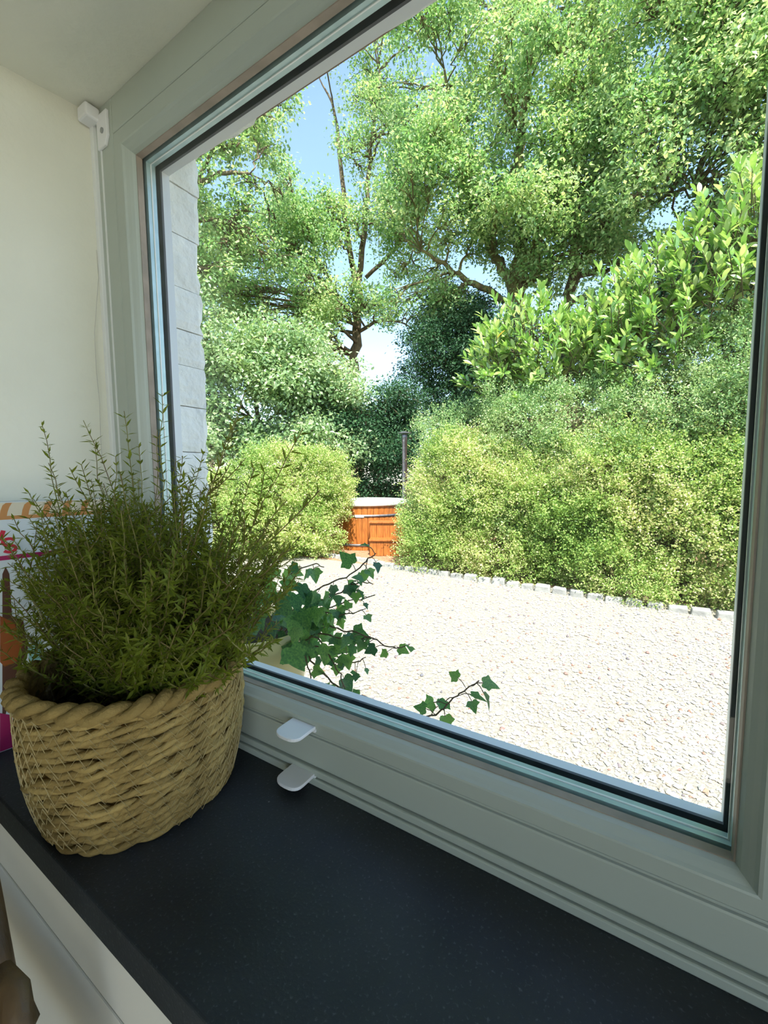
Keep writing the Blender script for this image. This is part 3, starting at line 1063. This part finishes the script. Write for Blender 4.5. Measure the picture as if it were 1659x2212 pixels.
def spray(mb, P, Dr, nleaf, length, ll, lw, spread=.9, jit=.02):
    """sprays of small leaves along short twigs starting at P"""
    n = len(P)
    t = np.linspace(.1, 1, nleaf)
    base = P[:, None]+Dr[:, None]*(t[None, :, None]*length)+RNG.normal(0, jit, (n, nleaf, 3))
    d = unit(Dr[:, None]+RNG.normal(0, spread, (n, nleaf, 3)))
    nn = unit(RNG.normal(0, .6, (n, nleaf, 3))+np.array([.25, -.35, .75]))
    L = ll*RNG.uniform(.7, 1.25, (n, nleaf))
    mb.leaves(base.reshape(-1, 3), d.reshape(-1, 3), nn.reshape(-1, 3), L.ravel(), (L*lw).ravel(), .15)


def core(blobs, shrink):
    mb = MB()
    t = np.linspace(0, math.pi, 9)
    big = max(b[1][0] for b in blobs)
    for c, r in blobs:
        if r[0] < .29 and big > .29: continue          # small lumps are leaves only
        r = np.maximum(np.array(r)-shrink, .05)
        prof = [(math.sin(a), -math.cos(a)) for a in t]
        q = MB().lathe(prof, (0, 0, 0), 14)
        V = q.v[0]*r+np.array(c)
        V[:, 2] = np.maximum(V[:, 2], GZ-.01)
        mb.add(V, q.f[0])
    return mb


def shrub(name, blobs, n, mat, label, cat='shrub', nleaf=12, length=.16, ll=.026, lw=.55, spread=.9, shrink=.16, stems=True, group=None, tuft=.045):
    c = np.mean([b[0] for b in blobs], 0)
    t = thing(name, (c[0], c[1], GZ), label, cat, group)
    P, Nn = blob_surface(blobs, n)
    # twigs gather in tufts with darker hollows between them
    kc = max(8, int(n*tuft))
    ti = RNG.integers(0, kc, len(P))
    ti[:kc] = np.arange(min(kc, len(P)))
    off_ = RNG.normal(0, .070, P.shape)
    Dr = unit(Nn[ti]+np.array([0, 0, .5])+off_*7+RNG.normal(0, .2, P.shape))
    P = P[ti]+off_*np.array([1, 1, .8])+Nn[ti]*(RNG.random(len(P))*.10-.07)[:, None]+Nn[ti]*(RNG.random(kc)**2*.14)[ti][:, None]
    P[:, 2] = np.maximum(P[:, 2], GZ+.02)
    mb = MB()
    spray(mb, P, Dr, nleaf, length, ll, lw, spread)
    o = mb.build('foliage', M[mat], t)
    o['kind'] = 'stuff'
    core(blobs, shrink+.08).build('twigs', M['twig'], t, smooth=True)  # solid dark core added to close the foliage, in place of single twigs
    if stems:
        sm_ = MB()
        for q in range(5):
            b = blobs[RNG.integers(len(blobs))][0]
            p0 = np.array([b[0]+random.uniform(-.1, .1), b[1]+random.uniform(-.1, .1), GZ-.02])
            sm_.tube(np.array([p0, p0*.5+np.array(b)*.5+[.03, 0, 0], np.array(b)]), [.03, .022, .012], 6)
        sm_.build('stem', M['twig'], t)
    return t


def gpt(px, d, z):
    """point at ground bearing px, distance d, height z above the yard"""
    q = far(px, 1106, d)
    return np.array([q[0], q[1], GZ+z])


def ztop_of(px, py, d):
    return far(px, py, d)[2]-GZ


# right box hedge: profile of tops (px, py) and distance of its middle
prof_px = [957, 990, 1040, 1100, 1165, 1240, 1320, 1400, 1480, 1560, 1640, 1720, 1800]
low_py = [1035, 965, 985, 1000, 960, 1010, 960, 1000, 950, 990, 950, 980, 980]
top_py = [1040, 925, 900, 885, 885, 870, 860, 850, 810, 760, 700, 670, 650]
hed, hed2 = [], []
for x, a, b in zip(prof_px, low_py, top_py):
    g = far(x, 1106, 1.0)-CAM
    # distance to the kerb along this bearing
    ds = [d for d in np.linspace(3, 9, 200) if (CAM+g*d)[1] > ky((CAM+g*d)[0])+.02]
    dk = ds[0]
    zt = ztop_of(x, a, dk+.8)
    zz, k = .32, 0
    while zz < zt-.18:                       # leaning back as it rises
        s = random.uniform(.30, .50)
        c = gpt(x+(14 if x < 910 else random.uniform(-16, 16)), dk+.46+s*.35+random.uniform(-.06, .10)+.10*zz, zz)
        hed.append((c, np.array([s*1.1, s*1.1, s])))
        for q in range(2):                   # lumps standing out of the clipped face
            s2 = random.uniform(.16, .26)
            hed.append((c+np.array([random.uniform(.05 if x < 960 else -.4, .4), -random.uniform(.12, .38)*s/.4, random.uniform(-.15, .25)]), np.array([s2, s2, s2])))
        zz += random.uniform(.28, .40)
        k += 1
    zt = ztop_of(x, b, dk+1.25)
    zz = zt-.36
    while zz > .8:
        s = random.uniform(.40, .58)
        c = gpt(x+random.uniform(-16, 16)+(10 if x < 950 else 0), dk+.95+.08*zz+random.uniform(-.12, .12), zz)
        hed2.append((c, np.array([s, s, s])))
        for q in range(2):
            s2 = random.uniform(.16, .26)
            hed2.append((c+np.array([random.uniform(.1 if x < 960 else -.4, .4), -random.uniform(.2, .5), random.uniform(-.1, .45)]), np.array([s2, s2, s2])))
        zz -= random.uniform(.36, .46)
shrub('box_hedge', hed, 21500, 'box', 'yellow-green lower front tier of the boxwood hedge right of the hot tub', 'hedge', 12, .15, .031, .6)
shrub('box_hedge', hed2, 17500, 'box_dark', 'darker green upper tier of the boxwood hedge below the glossy laurels', 'hedge', 12, .16, .031, .55)

# left box bush
lbush = []
for (x, d, z, r) in [(690, 7.85, .42, .40), (655, 7.9, .5, .46), (600, 7.95, .55, .52), (545, 8.1, .55, .55), (490, 8.4, .55, .55), (430, 8.8, .55, .55), (370, 9.2, .6, .55),
                     (702, 8.05, .90, .38), (665, 8.05, 1.0, .44), (615, 8.1, 1.05, .5), (560, 8.3, 1.05, .5), (500, 8.6, 1.0, .5), (435, 9.0, 1.0, .5),
                     (712, 8.2, 1.42, .34), (690, 8.2, 1.62, .36), (640, 8.25, 1.62, .42), (590, 8.3, 1.52, .42), (540, 8.6, 1.35, .4), (720, 8.2, 1.2, .30),
                     (660, 7.75, .8, .24), (610, 7.8, 1.25, .24), (700, 7.85, 1.15, .22), (570, 7.85, .9, .25), (650, 7.95, 1.5, .22), (705, 8.0, 1.78, .2), (600, 8.05, 1.75, .22)]:
    lbush.append((gpt(x, d, z), np.array([r, r, r*.95])))
shrub('box_bush', lbush, 11000, 'box', 'rounded yellow-green boxwood bush left of the hot tub', 'shrub', 12, .15, .036, .6)

# low sprig creeping over the kerb
shrub('box_sprig', [(gpt(1370, 5.42, .10), np.array([.22, .16, .11])), (gpt(1400, 5.36, .07), np.array([.16, .12, .08]))], 260, 'box', 'small boxwood sprig leaning over the cobble kerb', 'shrub', 10, .10, .024, .6, shrink=.08, stems=False)


# ------------------------------------------------------------------ laurels
def leaf_mesh(name, L, W, bend, mat, fold=.12, n=6):
    V, F = [], []
    for i in range(n+1):
        t = i/n
        w_ = W*.5*(math.sin(math.pi*min(1, t*1.02))**.72)*(.75+.5*t) if 0 < i < n else .0008
        zc = -bend*L*t*t
        for s in (-1, 0, 1):
            V.append((s*w_, L*t, zc+(abs(s)*w_*fold*2)))
    for i in range(n):
        for s in (0, 1):
            a = i*3+s
            F.append((a, a+1, a+4, a+3))
    mb = MB().add(V, F)
    me = mb.mesh(name, True)
    me.materials.append(mat)
    return me, np.array(V), np.array(F)


def frame_of(d, nrm_):
    d = unit(d)
    s = unit(np.cross(d, nrm_))
    n_ = np.cross(s, d)
    return s, d, n_


LM = [leaf_mesh('leaf', 1.0, .36, b, M['laurel']) for b in (.10, .22, -.05)]
LMY = leaf_mesh('leaf', 1.0, .36, .15, M['laurel_old'])


def laurel(name, blobs, nsh, label, nindiv, seed):
    rg = np.random.default_rng(seed)
    c = np.mean([b[0] for b in blobs], 0)
    t = thing(name, (c[0], c[1], GZ), label, 'shrub', 'cherry laurels above the box hedge')
    P, Nn = blob_surface(blobs, nsh, .34)
    k = Nn[:, 1] < .45
    P, Nn = P[k], Nn[k]
    Dr = unit(Nn*.8+np.array([-.1, -.1, .75])+rg.normal(0, .22, P.shape))
    tw = MB()
    recs = []
    for p, d in zip(P, Dr):
        ln = rg.uniform(.22, .42)
        tw.tube(np.array([p-d*.12, p+d*ln*.5, p+d*ln]), [.006, .005, .003], 4, caps=False)
        nl = rg.integers(8, 12)
        A = unit(np.cross(d, [.2, .4, .9]))
        B = np.cross(d, A)
        for q in range(nl):
            tt = .25+.75*q/(nl-1)
            a = q*2.4+rg.uniform(-.3, .3)
            o = A*math.cos(a)+B*math.sin(a)
            dl = unit(o*(1.15-.75*tt)+d*(.35+.8*tt)+np.array([0, 0, .12]))
            L = rg.uniform(.115, .175)*(1 if tt < .9 else .85)
            recs.append((p+d*ln*tt, dl, unit(d*.8+np.array([.2, -.2, .6])-dl*.2+rg.normal(0, .22, 3)), L, rg.integers(0, 3)))
    tw.build('twigs', M['twig'], t)
    recs.sort(key=lambda r: np.linalg.norm(r[0]-CAM)/r[3]+(3 if r[0][1] > c[1] else 0))
    mb = MB()
    for i, (p, d, nr, L, kind) in enumerate(recs):
        s, dd_, n_ = frame_of(d, nr)
        if i < nindiv:
            me = LMY[0] if i in (37, 120) else LM[kind][0]
            o = bpy.data.objects.new('leaf', me)
            COL.objects.link(o)
            o.parent = t
            o.matrix_parent_inverse = Matrix.Translation(-t.location)
            o.matrix_basis = Matrix(((s[0]*L, dd_[0]*L, n_[0]*L, p[0]), (s[1]*L, dd_[1]*L, n_[1]*L, p[1]), (s[2]*L, dd_[2]*L, n_[2]*L, p[2]), (0, 0, 0, 1)))
        else:
            V = LM[kind][1]*L
            mb.add(p+V[:, 0:1]*s+V[:, 1:2]*dd_+V[:, 2:3]*n_, LM[kind][2])
    o = mb.build('leaves', M['laurel'], t, smooth=True)
    o['kind'] = 'stuff'
    st_ = MB()
    for q in range(6):
        b = blobs[rg.integers(len(blobs))][0]
        p0 = np.array([c[0]+rg.uniform(-.5, .5), c[1]+rg.uniform(-.2, .3), GZ-.02])
        st_.tube(np.array([p0, p0*.45+np.array(b)*.55+[.05, .05, .2], np.array(b)]), [.05, .035, .012], 7)
    st_.build('stem', M['bark'], t)
    core(blobs, .48).build('inner_core', M['twig'], t, smooth=True)  # added core: one solid dark mass that stops the view through the leaves
    return t


def lb_(px, py, d, r):
    return (far(px, py, d), np.array([r, r, r*.9]))


laurel('cherry_laurel', [lb_(1140, 745, 6.9, .55), (far(1095, 800, 6.8), np.array([.42, .42, .36])), lb_(1210, 790, 6.8, .55), lb_(1270, 760, 7.0, .5),
                         lb_(1080, 830, 7.0, .4), lb_(1190, 850, 6.9, .5)], 330,
       'shorter glossy cherry laurel at the left, over the boxwood hedge', 300, 3)
laurel('cherry_laurel', [lb_(1370, 720, 6.8, .66), lb_(1450, 650, 6.8, .62), lb_(1540, 590, 6.8, .62), lb_(1620, 520, 6.8, .6), lb_(1400, 800, 6.7, .55), lb_(1500, 720, 6.6, .6),
                         lb_(1600, 660, 6.6, .62), lb_(1690, 540, 6.9, .7), lb_(1320, 810, 6.8, .5), lb_(1700, 640, 6.7, .6)], 520,
       'taller glossy cherry laurel at the right beside the mullion, over the boxwood hedge', 300, 5)


# ------------------------------------------------------------------ trees
def limb(mb, pts, radii, wob=.04, sides=8):
    pts = np.array(pts)
    n = len(pts)
    t = np.linspace(0, n-1, (n-1)*5+1)
    Q = np.stack([np.interp(t, np.arange(n), pts[:, k]) for k in range(3)], -1)
    R_ = np.interp(t, np.arange(n), radii)
    for _ in range(2):
        Q[1:-1] = .25*Q[:-2]+.5*Q[1:-1]+.25*Q[2:]
    Q[1:-1] += RNG.normal(0, wob, (len(Q)-2, 3))*np.minimum(1, R_[1:-1]*8)[:, None]
    mb.tube(Q, R_, sides)
    return Q, R_


def tree(name, label, limbs, blobs, n_leaf, mat, bark='bark', ll=.10, lw=.62, cl=.42, per=34, group=None):
    """limbs: lists of (px,py,d,radius); blobs: (centre, r)"""
    base = limbs[0][0]
    b0 = far(base[0], base[1], base[2])
    t = thing(name, (b0[0], b0[1], GZ), label, 'tree', group)
    allQ, allR = [], []
    for i, L in enumerate(limbs):
        mb = MB()
        pts = [far(p[0], p[1], p[2]) for p in L]
        rad = [p[3] for p in L]
        if i == 0:
            pts = [np.array([pts[0][0], pts[0][1], GZ-.05])]+pts
            rad = [rad[0]*1.35]+rad
        Q, R_ = limb(mb, pts, rad)
        allQ.append(Q); allR.append(R_)
        mb.build('trunk' if i == 0 else 'limb', M[bark], t, smooth=True)
    QQ, RR = np.concatenate(allQ), np.concatenate(allR)
    br_, lv = MB(), MB()
    vol = np.array([b[1]**2 for b in blobs])
    for (c, r), v in zip(blobs, vol):
        k = np.argmin(np.linalg.norm(QQ-c, axis=1)+np.maximum(0, QQ[:, 2]-c[2])*.8)
        p0, r0 = QQ[k], min(RR[k]*.6, .07)
        mid = (p0+c)/2+np.array([0, 0, .12*np.linalg.norm(c-p0)])
        pth = bez(p0, mid, np.array(c), 8)
        pth[1:-1] += RNG.normal(0, .05, (6, 3))
        br_.tube(pth, np.linspace(r0, .018, 8), 6)
        nc = max(3, int(n_leaf*v/vol.sum()/per))
        d = unit(RNG.normal(size=(nc, 3)))
        cen = c+d*r*(RNG.random(nc)**.45)[:, None]*np.array([1, 1, .85])
        for q in range(min(nc, 9)):
            e = cen[q]
            br_.tube(bez(pth[4+q % 3], (pth[5]+e)/2+[0, 0, .08], e, 4), [.018, .013, .009, .006], 4, caps=False)
        n = nc*per
        ci = np.repeat(np.arange(nc), per)
        off_ = RNG.normal(0, cl*.45, (n, 3))*np.array([1, 1, .6])
        P_ = cen[ci]+off_
        Dl = unit(off_+RNG.normal(0, .25, (n, 3))+np.array([0, 0, -.12]))
        Nl = unit(RNG.normal(0, .55, (n, 3))+np.array([.3, -.4, .8]))
        L_ = ll*RNG.uniform(.65, 1.3, n)
        lv.leaves(P_, Dl, Nl, L_, L_*lw, .15)
    br_.build('branches', M[bark], t, smooth=True)
    o = lv.build('foliage', M[mat], t)
    o['kind'] = 'stuff'
    return t


GAPS = [(642, 285, 46), (815, 755, 55), (1560, 350, 45), (1430, 470, 34), (500, 370, 24), (1030, 590, 30), (1190, 540, 22), (1265, 610, 26), (1150, 190, 14)]


def scatter(n, x0, x1, y0, y1, d0, d1, r0, r1, gaps=True, seed=0):
    rg = np.random.default_rng(seed)
    out = []
    while len(out) < n:
        x, y, d, r = rg.uniform(x0, x1), rg.uniform(y0, y1), rg.uniform(d0, d1), rg.uniform(r0, r1)
        if gaps and any(math.hypot(x-g[0], y-g[1]) < g[2]+.55*r*900/d for g in GAPS): continue
        c = far(x, y, d)
        if c[2] < GZ+.6: continue
        out.append((c, r))
    return out


tree('oak_tree', 'slender oak with two upright stems forking behind the hot tub gap',
     [[(765, 870, 15, .20), (768, 740, 15, .17), (772, 640, 15, .15), (775, 600, 15, .14)],
      [(772, 640, 15, .11), (745, 470, 15, .09), (735, 330, 15.2, .07), (722, 230, 15.2, .045), (690, 170, 15.2, .02)],
      [(775, 600, 15, .11), (790, 450, 15, .09), (800, 330, 14.8, .06), (820, 150, 14.8, .04)],
      [(790, 600, 15, .07), (870, 520, 14.6, .06), (920, 420, 14.4, .04), (960, 360, 14.2, .02)],
      [(770, 720, 15, .07), (820, 690, 14.6, .055), (870, 695, 14.4, .03), (900, 720, 14.2, .015)],
      [(760, 700, 15, .05), (690, 560, 15.2, .04), (640, 460, 15.4, .025)]],
     scatter(56, 600, 960, 300, 760, 13.0, 16.4, .45, .85, True, 1)+scatter(28, 680, 980, -20, 340, 13.2, 16, .5, .9, True, 2)+scatter(62, 410, 720, 420, 780, 12.6, 16.5, .45, .85, True, 3),
     74000, 'oak', ll=.10, cl=.32, per=30, group='oaks beyond the hedge')
tree('oak_tree', 'thick mossy oak trunk with spreading limbs in the centre of the view',
     [[(1105, 850, 12.5, .30), (1108, 700, 12.5, .25), (1112, 640, 12.5, .23), (1116, 600, 12.5, .17)],
      [(1110, 660, 12.5, .12), (1095, 590, 12.5, .13), (1066, 550, 12.4, .12), (1035, 490, 12.2, .11), (1005, 420, 12, .09), (985, 300, 12, .06), (960, 150, 12, .03)],
      [(1112, 640, 12.5, .2), (1119, 570, 12.5, .19), (1128, 480, 12.5, .17), (1122, 380, 12.4, .14), (1130, 250, 12.3, .10), (1135, 110, 12.2, .07), (1150, -60, 12, .04)],
      [(1112, 650, 12.5, .10), (1132, 590, 12.5, .12), (1155, 530, 12.5, .12), (1180, 460, 12.4, .09), (1230, 360, 12.2, .07), (1270, 220, 12, .04)],
      [(1108, 690, 12.5, .08), (1085, 640, 12.5, .10), (1010, 610, 12.2, .08), (960, 570, 12, .06), (910, 540, 11.8, .03)],
      [(1125, 330, 12.4, .07), (1085, 200, 12.2, .05), (1070, 60, 12, .03)]],
     scatter(104, 850, 1340, -160, 500, 10.2, 13.8, .45, .85, True, 4)+scatter(30, 840, 1100, 400, 670, 11.2, 14, .4, .7, True, 5)+scatter(22, 1130, 1340, 390, 640, 11, 14, .4, .7, True, 55)+scatter(20, 1040, 1230, -80, 420, 9.8, 11.4, .4, .65, True, 56),
     90000, 'oak', 'moss', ll=.10, cl=.32, per=30, group='oaks beyond the hedge')
tree('oak_tree', 'leaning oak limbs rising to the right behind the laurels',
     [[(1222, 760, 12.2, .17), (1225, 660, 12.2, .15), (1238, 590, 12.1, .14), (1275, 535, 12, .12)],
      [(1275, 535, 12, .11), (1320, 470, 11.8, .10), (1380, 370, 11.5, .08), (1440, 240, 11.2, .06), (1480, 100, 11, .03)],
      [(1235, 600, 12.1, .08), (1240, 500, 12.1, .07), (1250, 400, 12, .05), (1260, 300, 12, .03)],
      [(1300, 500, 11.9, .07), (1400, 440, 11.5, .05), (1500, 400, 11.2, .03)]],
     scatter(74, 1280, 1700, -120, 440, 9.6, 12.8, .45, .85, True, 6)+scatter(34, 1220, 1640, 390, 690, 11, 14, .4, .75, True, 7),
     66000, 'oak', ll=.092, cl=.30, per=30, group='oaks beyond the hedge')
tree('oak_tree', 'oak at the far right reaching past the window mullion',
     [[(1760, 700, 11.5, .26), (1750, 400, 11.5, .22), (1740, 200, 11.4, .18), (1700, -100, 11.2, .1)],
      [(1745, 300, 11.5, .1), (1650, 150, 11, .07), (1560, 60, 10.6, .04)],
      [(1745, 400, 11.5, .09), (1830, 250, 11, .06)]],
     scatter(26, 1480, 2000, -250, 330, 9.6, 12, .8, 1.3, False, 8)+scatter(8, 1600, 1950, 330, 600, 10.5, 12.5, .7, 1.1, True, 18), 36000, 'oak', ll=.092, cl=.34, group='oaks beyond the hedge')
tree('oak_tree', 'oak at the far left with dark bare branches crossing the sky',
     [[(330, 900, 11, .22), (345, 650, 11, .20), (360, 500, 11, .17), (380, 440, 11, .13)],
      [(380, 450, 11, .09), (430, 400, 10.8, .075), (475, 370, 10.6, .05), (540, 375, 10.4, .025)],
      [(425, 405, 10.8, .05), (455, 330, 10.7, .04), (520, 260, 10.6, .03), (600, 215, 10.5, .015)],
      [(365, 500, 11, .07), (440, 470, 10.8, .05), (500, 480, 10.6, .025)],
      [(375, 430, 11, .09), (340, 250, 11, .06), (330, 100, 11, .03)]],
     scatter(36, 405, 640, 150, 350, 10, 12, .3, .5, True, 9)+scatter(22, 405, 620, 380, 620, 10.3, 12.4, .35, .6, True, 10)+scatter(12, 100, 420, 100, 600, 9.5, 12, .8, 1.2, False, 11),
     30000, 'oak', ll=.092, cl=.28, per=30, group='oaks beyond the hedge')
tree('maple_tree', 'low leafy maple filling the left behind the boxwood bush',
     [[(560, 1000, 10.9, .07), (555, 880, 10.9, .05), (550, 780, 10.9, .03)], [(560, 930, 10.9, .035), (650, 840, 10.8, .02)], [(555, 920, 10.9, .035), (480, 820, 10.9, .02)]],
     scatter(46, 420, 720, 720, 970, 9.6, 11.8, .4, .75, False, 12)+scatter(16, 690, 785, 780, 970, 10.0, 11.5, .35, .55, True, 13)+scatter(12, 200, 430, 600, 1000, 9.5, 11.5, .6, .9, False, 14),
     76000, 'maple', ll=.095, per=34, cl=.40)
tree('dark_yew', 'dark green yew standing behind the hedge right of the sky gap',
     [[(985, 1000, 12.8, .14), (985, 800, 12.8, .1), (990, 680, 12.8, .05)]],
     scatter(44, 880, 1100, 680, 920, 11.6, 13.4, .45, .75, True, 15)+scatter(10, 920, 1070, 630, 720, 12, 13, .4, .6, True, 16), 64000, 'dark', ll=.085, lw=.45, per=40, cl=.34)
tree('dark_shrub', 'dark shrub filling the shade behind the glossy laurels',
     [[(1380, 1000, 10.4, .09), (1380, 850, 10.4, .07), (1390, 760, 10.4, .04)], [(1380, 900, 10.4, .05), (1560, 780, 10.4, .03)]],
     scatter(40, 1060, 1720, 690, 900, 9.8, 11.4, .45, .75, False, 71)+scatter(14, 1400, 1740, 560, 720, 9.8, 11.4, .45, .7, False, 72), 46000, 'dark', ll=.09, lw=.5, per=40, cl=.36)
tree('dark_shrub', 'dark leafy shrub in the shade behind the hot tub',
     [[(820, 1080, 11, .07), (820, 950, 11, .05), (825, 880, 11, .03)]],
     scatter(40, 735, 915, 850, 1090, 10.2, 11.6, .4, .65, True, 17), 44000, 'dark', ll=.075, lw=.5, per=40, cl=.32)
# far row of bushes closing the view at eye level
for k, x in enumerate(range(300, 1900, 160)):
    tree('background_shrub', 'far green garden shrub, %s from the left in the back row' % ['first', 'second', 'third', 'fourth', 'fifth', 'sixth', 'seventh', 'eighth', 'ninth', 'tenth'][k],
         [[(x, 1020, 19, .1), (x+5, 930, 19, .07), (x, 880, 19, .04)]],
         scatter(7, x-110, x+110, 860, 1060, 18, 20.5, .9, 1.4, False, 60+k), 2600, 'maple', ll=.13, per=30, cl=.6, group='far shrubs closing the garden')

# ================================================================== IVY POT OUTSIDE
pcx = np.array([-.045, .265])
pot = thing('ivy_pot', (pcx[0], pcx[1], -.172), 'cream yellow round plant pot standing outside the window', 'plant pot')
zr_ = .010
MB().lathe([(0, -.172), (.088, -.172), (.094, -.168), (.107, zr_-.032), (.113, zr_-.03), (.115, zr_), (.108, zr_), (.105, zr_-.03), (0, zr_-.035)], (pcx[0], pcx[1], 0), 56).build('pot_body', M['pot'], pot, smooth=True)
MB().lathe([(0, zr_-.018), (.107, zr_-.02)], (pcx[0], pcx[1], 0), 40).build('potting_soil', M['soil'], pot)
ivy = thing('ivy_plant', (pcx[0], pcx[1], zr_-.02), 'dark green trailing ivy growing from the cream pot outside the window', 'ivy')


def ivy_leaf(name, bend):
    out = [(0, 0), (.14, -.09), (.32, -.10), (.42, .02), (.46, .14), (.62, .30), (.50, .38), (.34, .46), (.26, .62), (.15, .80), (0, 1.0)]
    pts = out+[(-x_, y_) for x_, y_ in out[-2:0:-1]]
    V = [(x_, y_, -bend*y_*y_+.16*abs(x_)) for x_, y_ in pts]+[(0, .28, -bend*.08-.02)]
    n = len(pts)
    me = MB().add(V, [(i, (i+1) % n, n) for i in range(n)]).mesh(name, True)
    me.materials.append(M['ivy'])
    return me


IL = [ivy_leaf('leaf', b) for b in (.05, .2, .32)]


def put_ivy(p, d, nr, L, kind):
    s, dd_, n_ = frame_of(np.array(d, float), np.array(nr, float))
    o = bpy.data.objects.new('leaf', IL[kind])
    COL.objects.link(o)
    o.parent = ivy
    o.matrix_parent_inverse = Matrix.Translation(-ivy.location)
    W = L*.95
    o.matrix_basis = Matrix(((s[0]*W, dd_[0]*L, n_[0]*L, p[0]), (s[1]*W, dd_[1]*L, n_[1]*L, p[1]), (s[2]*W, dd_[2]*L, n_[2]*L, p[2]), (0, 0, 0, 1)))


ri = random.Random(5)
# vines as (px,py,depth y) guides, with leaf size in metres at start and end
vines = [([(600, 1370, .28), (640, 1300, .24), (700, 1265, .22), (760, 1240, .21), (800, 1205, .20), (812, 1195, .20)], .034, .018, 13),
         ([(610, 1370, .28), (660, 1310, .25), (720, 1290, .23), (770, 1255, .22), (806, 1262, .22)], .032, .016, 13),
         ([(620, 1375, .28), (680, 1330, .25), (740, 1300, .24), (810, 1285, .23)], .03, .013, 13),
         ([(630, 1380, .28), (690, 1345, .25), (740, 1360, .23), (790, 1370, .22), (840, 1400, .22), (885, 1392, .22)], .036, .014, 15),
         ([(630, 1385, .28), (700, 1365, .24), (760, 1390, .22), (800, 1375, .22)], .038, .022, 9),
         ([(640, 1390, .27), (690, 1370, .24), (715, 1420, .22), (735, 1460, .21), (750, 1500, .20), (800, 1510, .20)], .040, .022, 11),
         ([(640, 1385, .27), (665, 1430, .22), (672, 1480, .20), (690, 1490, .20)], .030, .026, 7),
         ([(640, 1360, .27), (690, 1320, .24), (745, 1330, .23), (790, 1315, .22)], .026, .014, 10),
         ([(590, 1370, .28), (600, 1290, .26), (620, 1240, .25), (680, 1215, .24), (700, 1225, .24)], .036, .024, 7),
         ([(640, 1390, .27), (700, 1400, .24), (760, 1440, .22), (790, 1420, .22)], .022, .012, 10),
         ([(650, 1395, .26), (690, 1450, .22), (770, 1520, .19), (860, 1556, .17), (925, 1555, .16), (965, 1520, .165), (1000, 1490, .17), (1035, 1470, .175)], .020, .018, 14)]
for k, (g, l0, l1, nl) in enumerate(vines):
    pts = np.array([aty(*p) for p in g])
    t = np.linspace(0, len(pts)-1, (len(pts)-1)*5+1)
    Q = np.stack([np.interp(t, np.arange(len(pts)), pts[:, j]) for j in range(3)], -1)
    for _ in range(3): Q[1:-1] = .25*Q[:-2]+.5*Q[1:-1]+.25*Q[2:]
    Q[1:-1] += RNG.normal(0, .0012, (len(Q)-2, 3))
    mb = MB().tube(Q, np.linspace(.0017, .0008, len(Q)), 5)
    for q in range(nl):
        f_ = (q+.6)/nl if k < 10 else .42+.58*(q+.6)/nl
        i = min(len(Q)-1, int(f_*(len(Q)-1)))
        p = Q[i]
        side = np.array([ri.uniform(-1, 1), ri.uniform(-.5, .3), ri.uniform(-.9, .6)])
        d = unit(side)
        pe = p+d*ri.uniform(.008, .02)
        mb.tube(np.array([p, (p+pe)/2+[0, 0, .002], pe]), .0006, 4)
        L = (l0+(l1-l0)*f_)*ri.uniform(.75, 1.2)
        put_ivy(pe, unit(d+np.array([ri.uniform(-.3, .5), ri.uniform(-.4, .2), -.35])), (ri.uniform(.0, .8), ri.uniform(-.9, .2), ri.uniform(.2, .9)), L, ri.randrange(3))
    mb.build('vine', M['ivystem'], ivy)
# dense heap of larger leaves over the pot
for px_, py_, L in [(575, 1335, .036), (612, 1340, .034), (585, 1300, .032), (622, 1318, .038), (652, 1300, .036), (600, 1272, .034), (640, 1270, .032), (665, 1330, .042),
                    (640, 1415, .044), (665, 1278, .03), (560, 1310, .032), (692, 1300, .028), (615, 1298, .036), (652, 1352, .034), (690, 1350, .036), (700, 1330, .028),
                    (545, 1290, .032), (570, 1262, .03), (630, 1350, .036), (590, 1322, .036), (610, 1245, .028), (570, 1368, .034), (606, 1362, .03), (655, 1375, .03)]:
    y = .17 if py_ > 1410 else ri.uniform(.19, .27)
    put_ivy(aty(px_-12, py_-16, y), (ri.uniform(-.5, .9), ri.uniform(-.6, .1), ri.uniform(-1, -.2)), (ri.uniform(-.2, .8), ri.uniform(-1, -.2), ri.uniform(.2, .9)), L, ri.randrange(3))
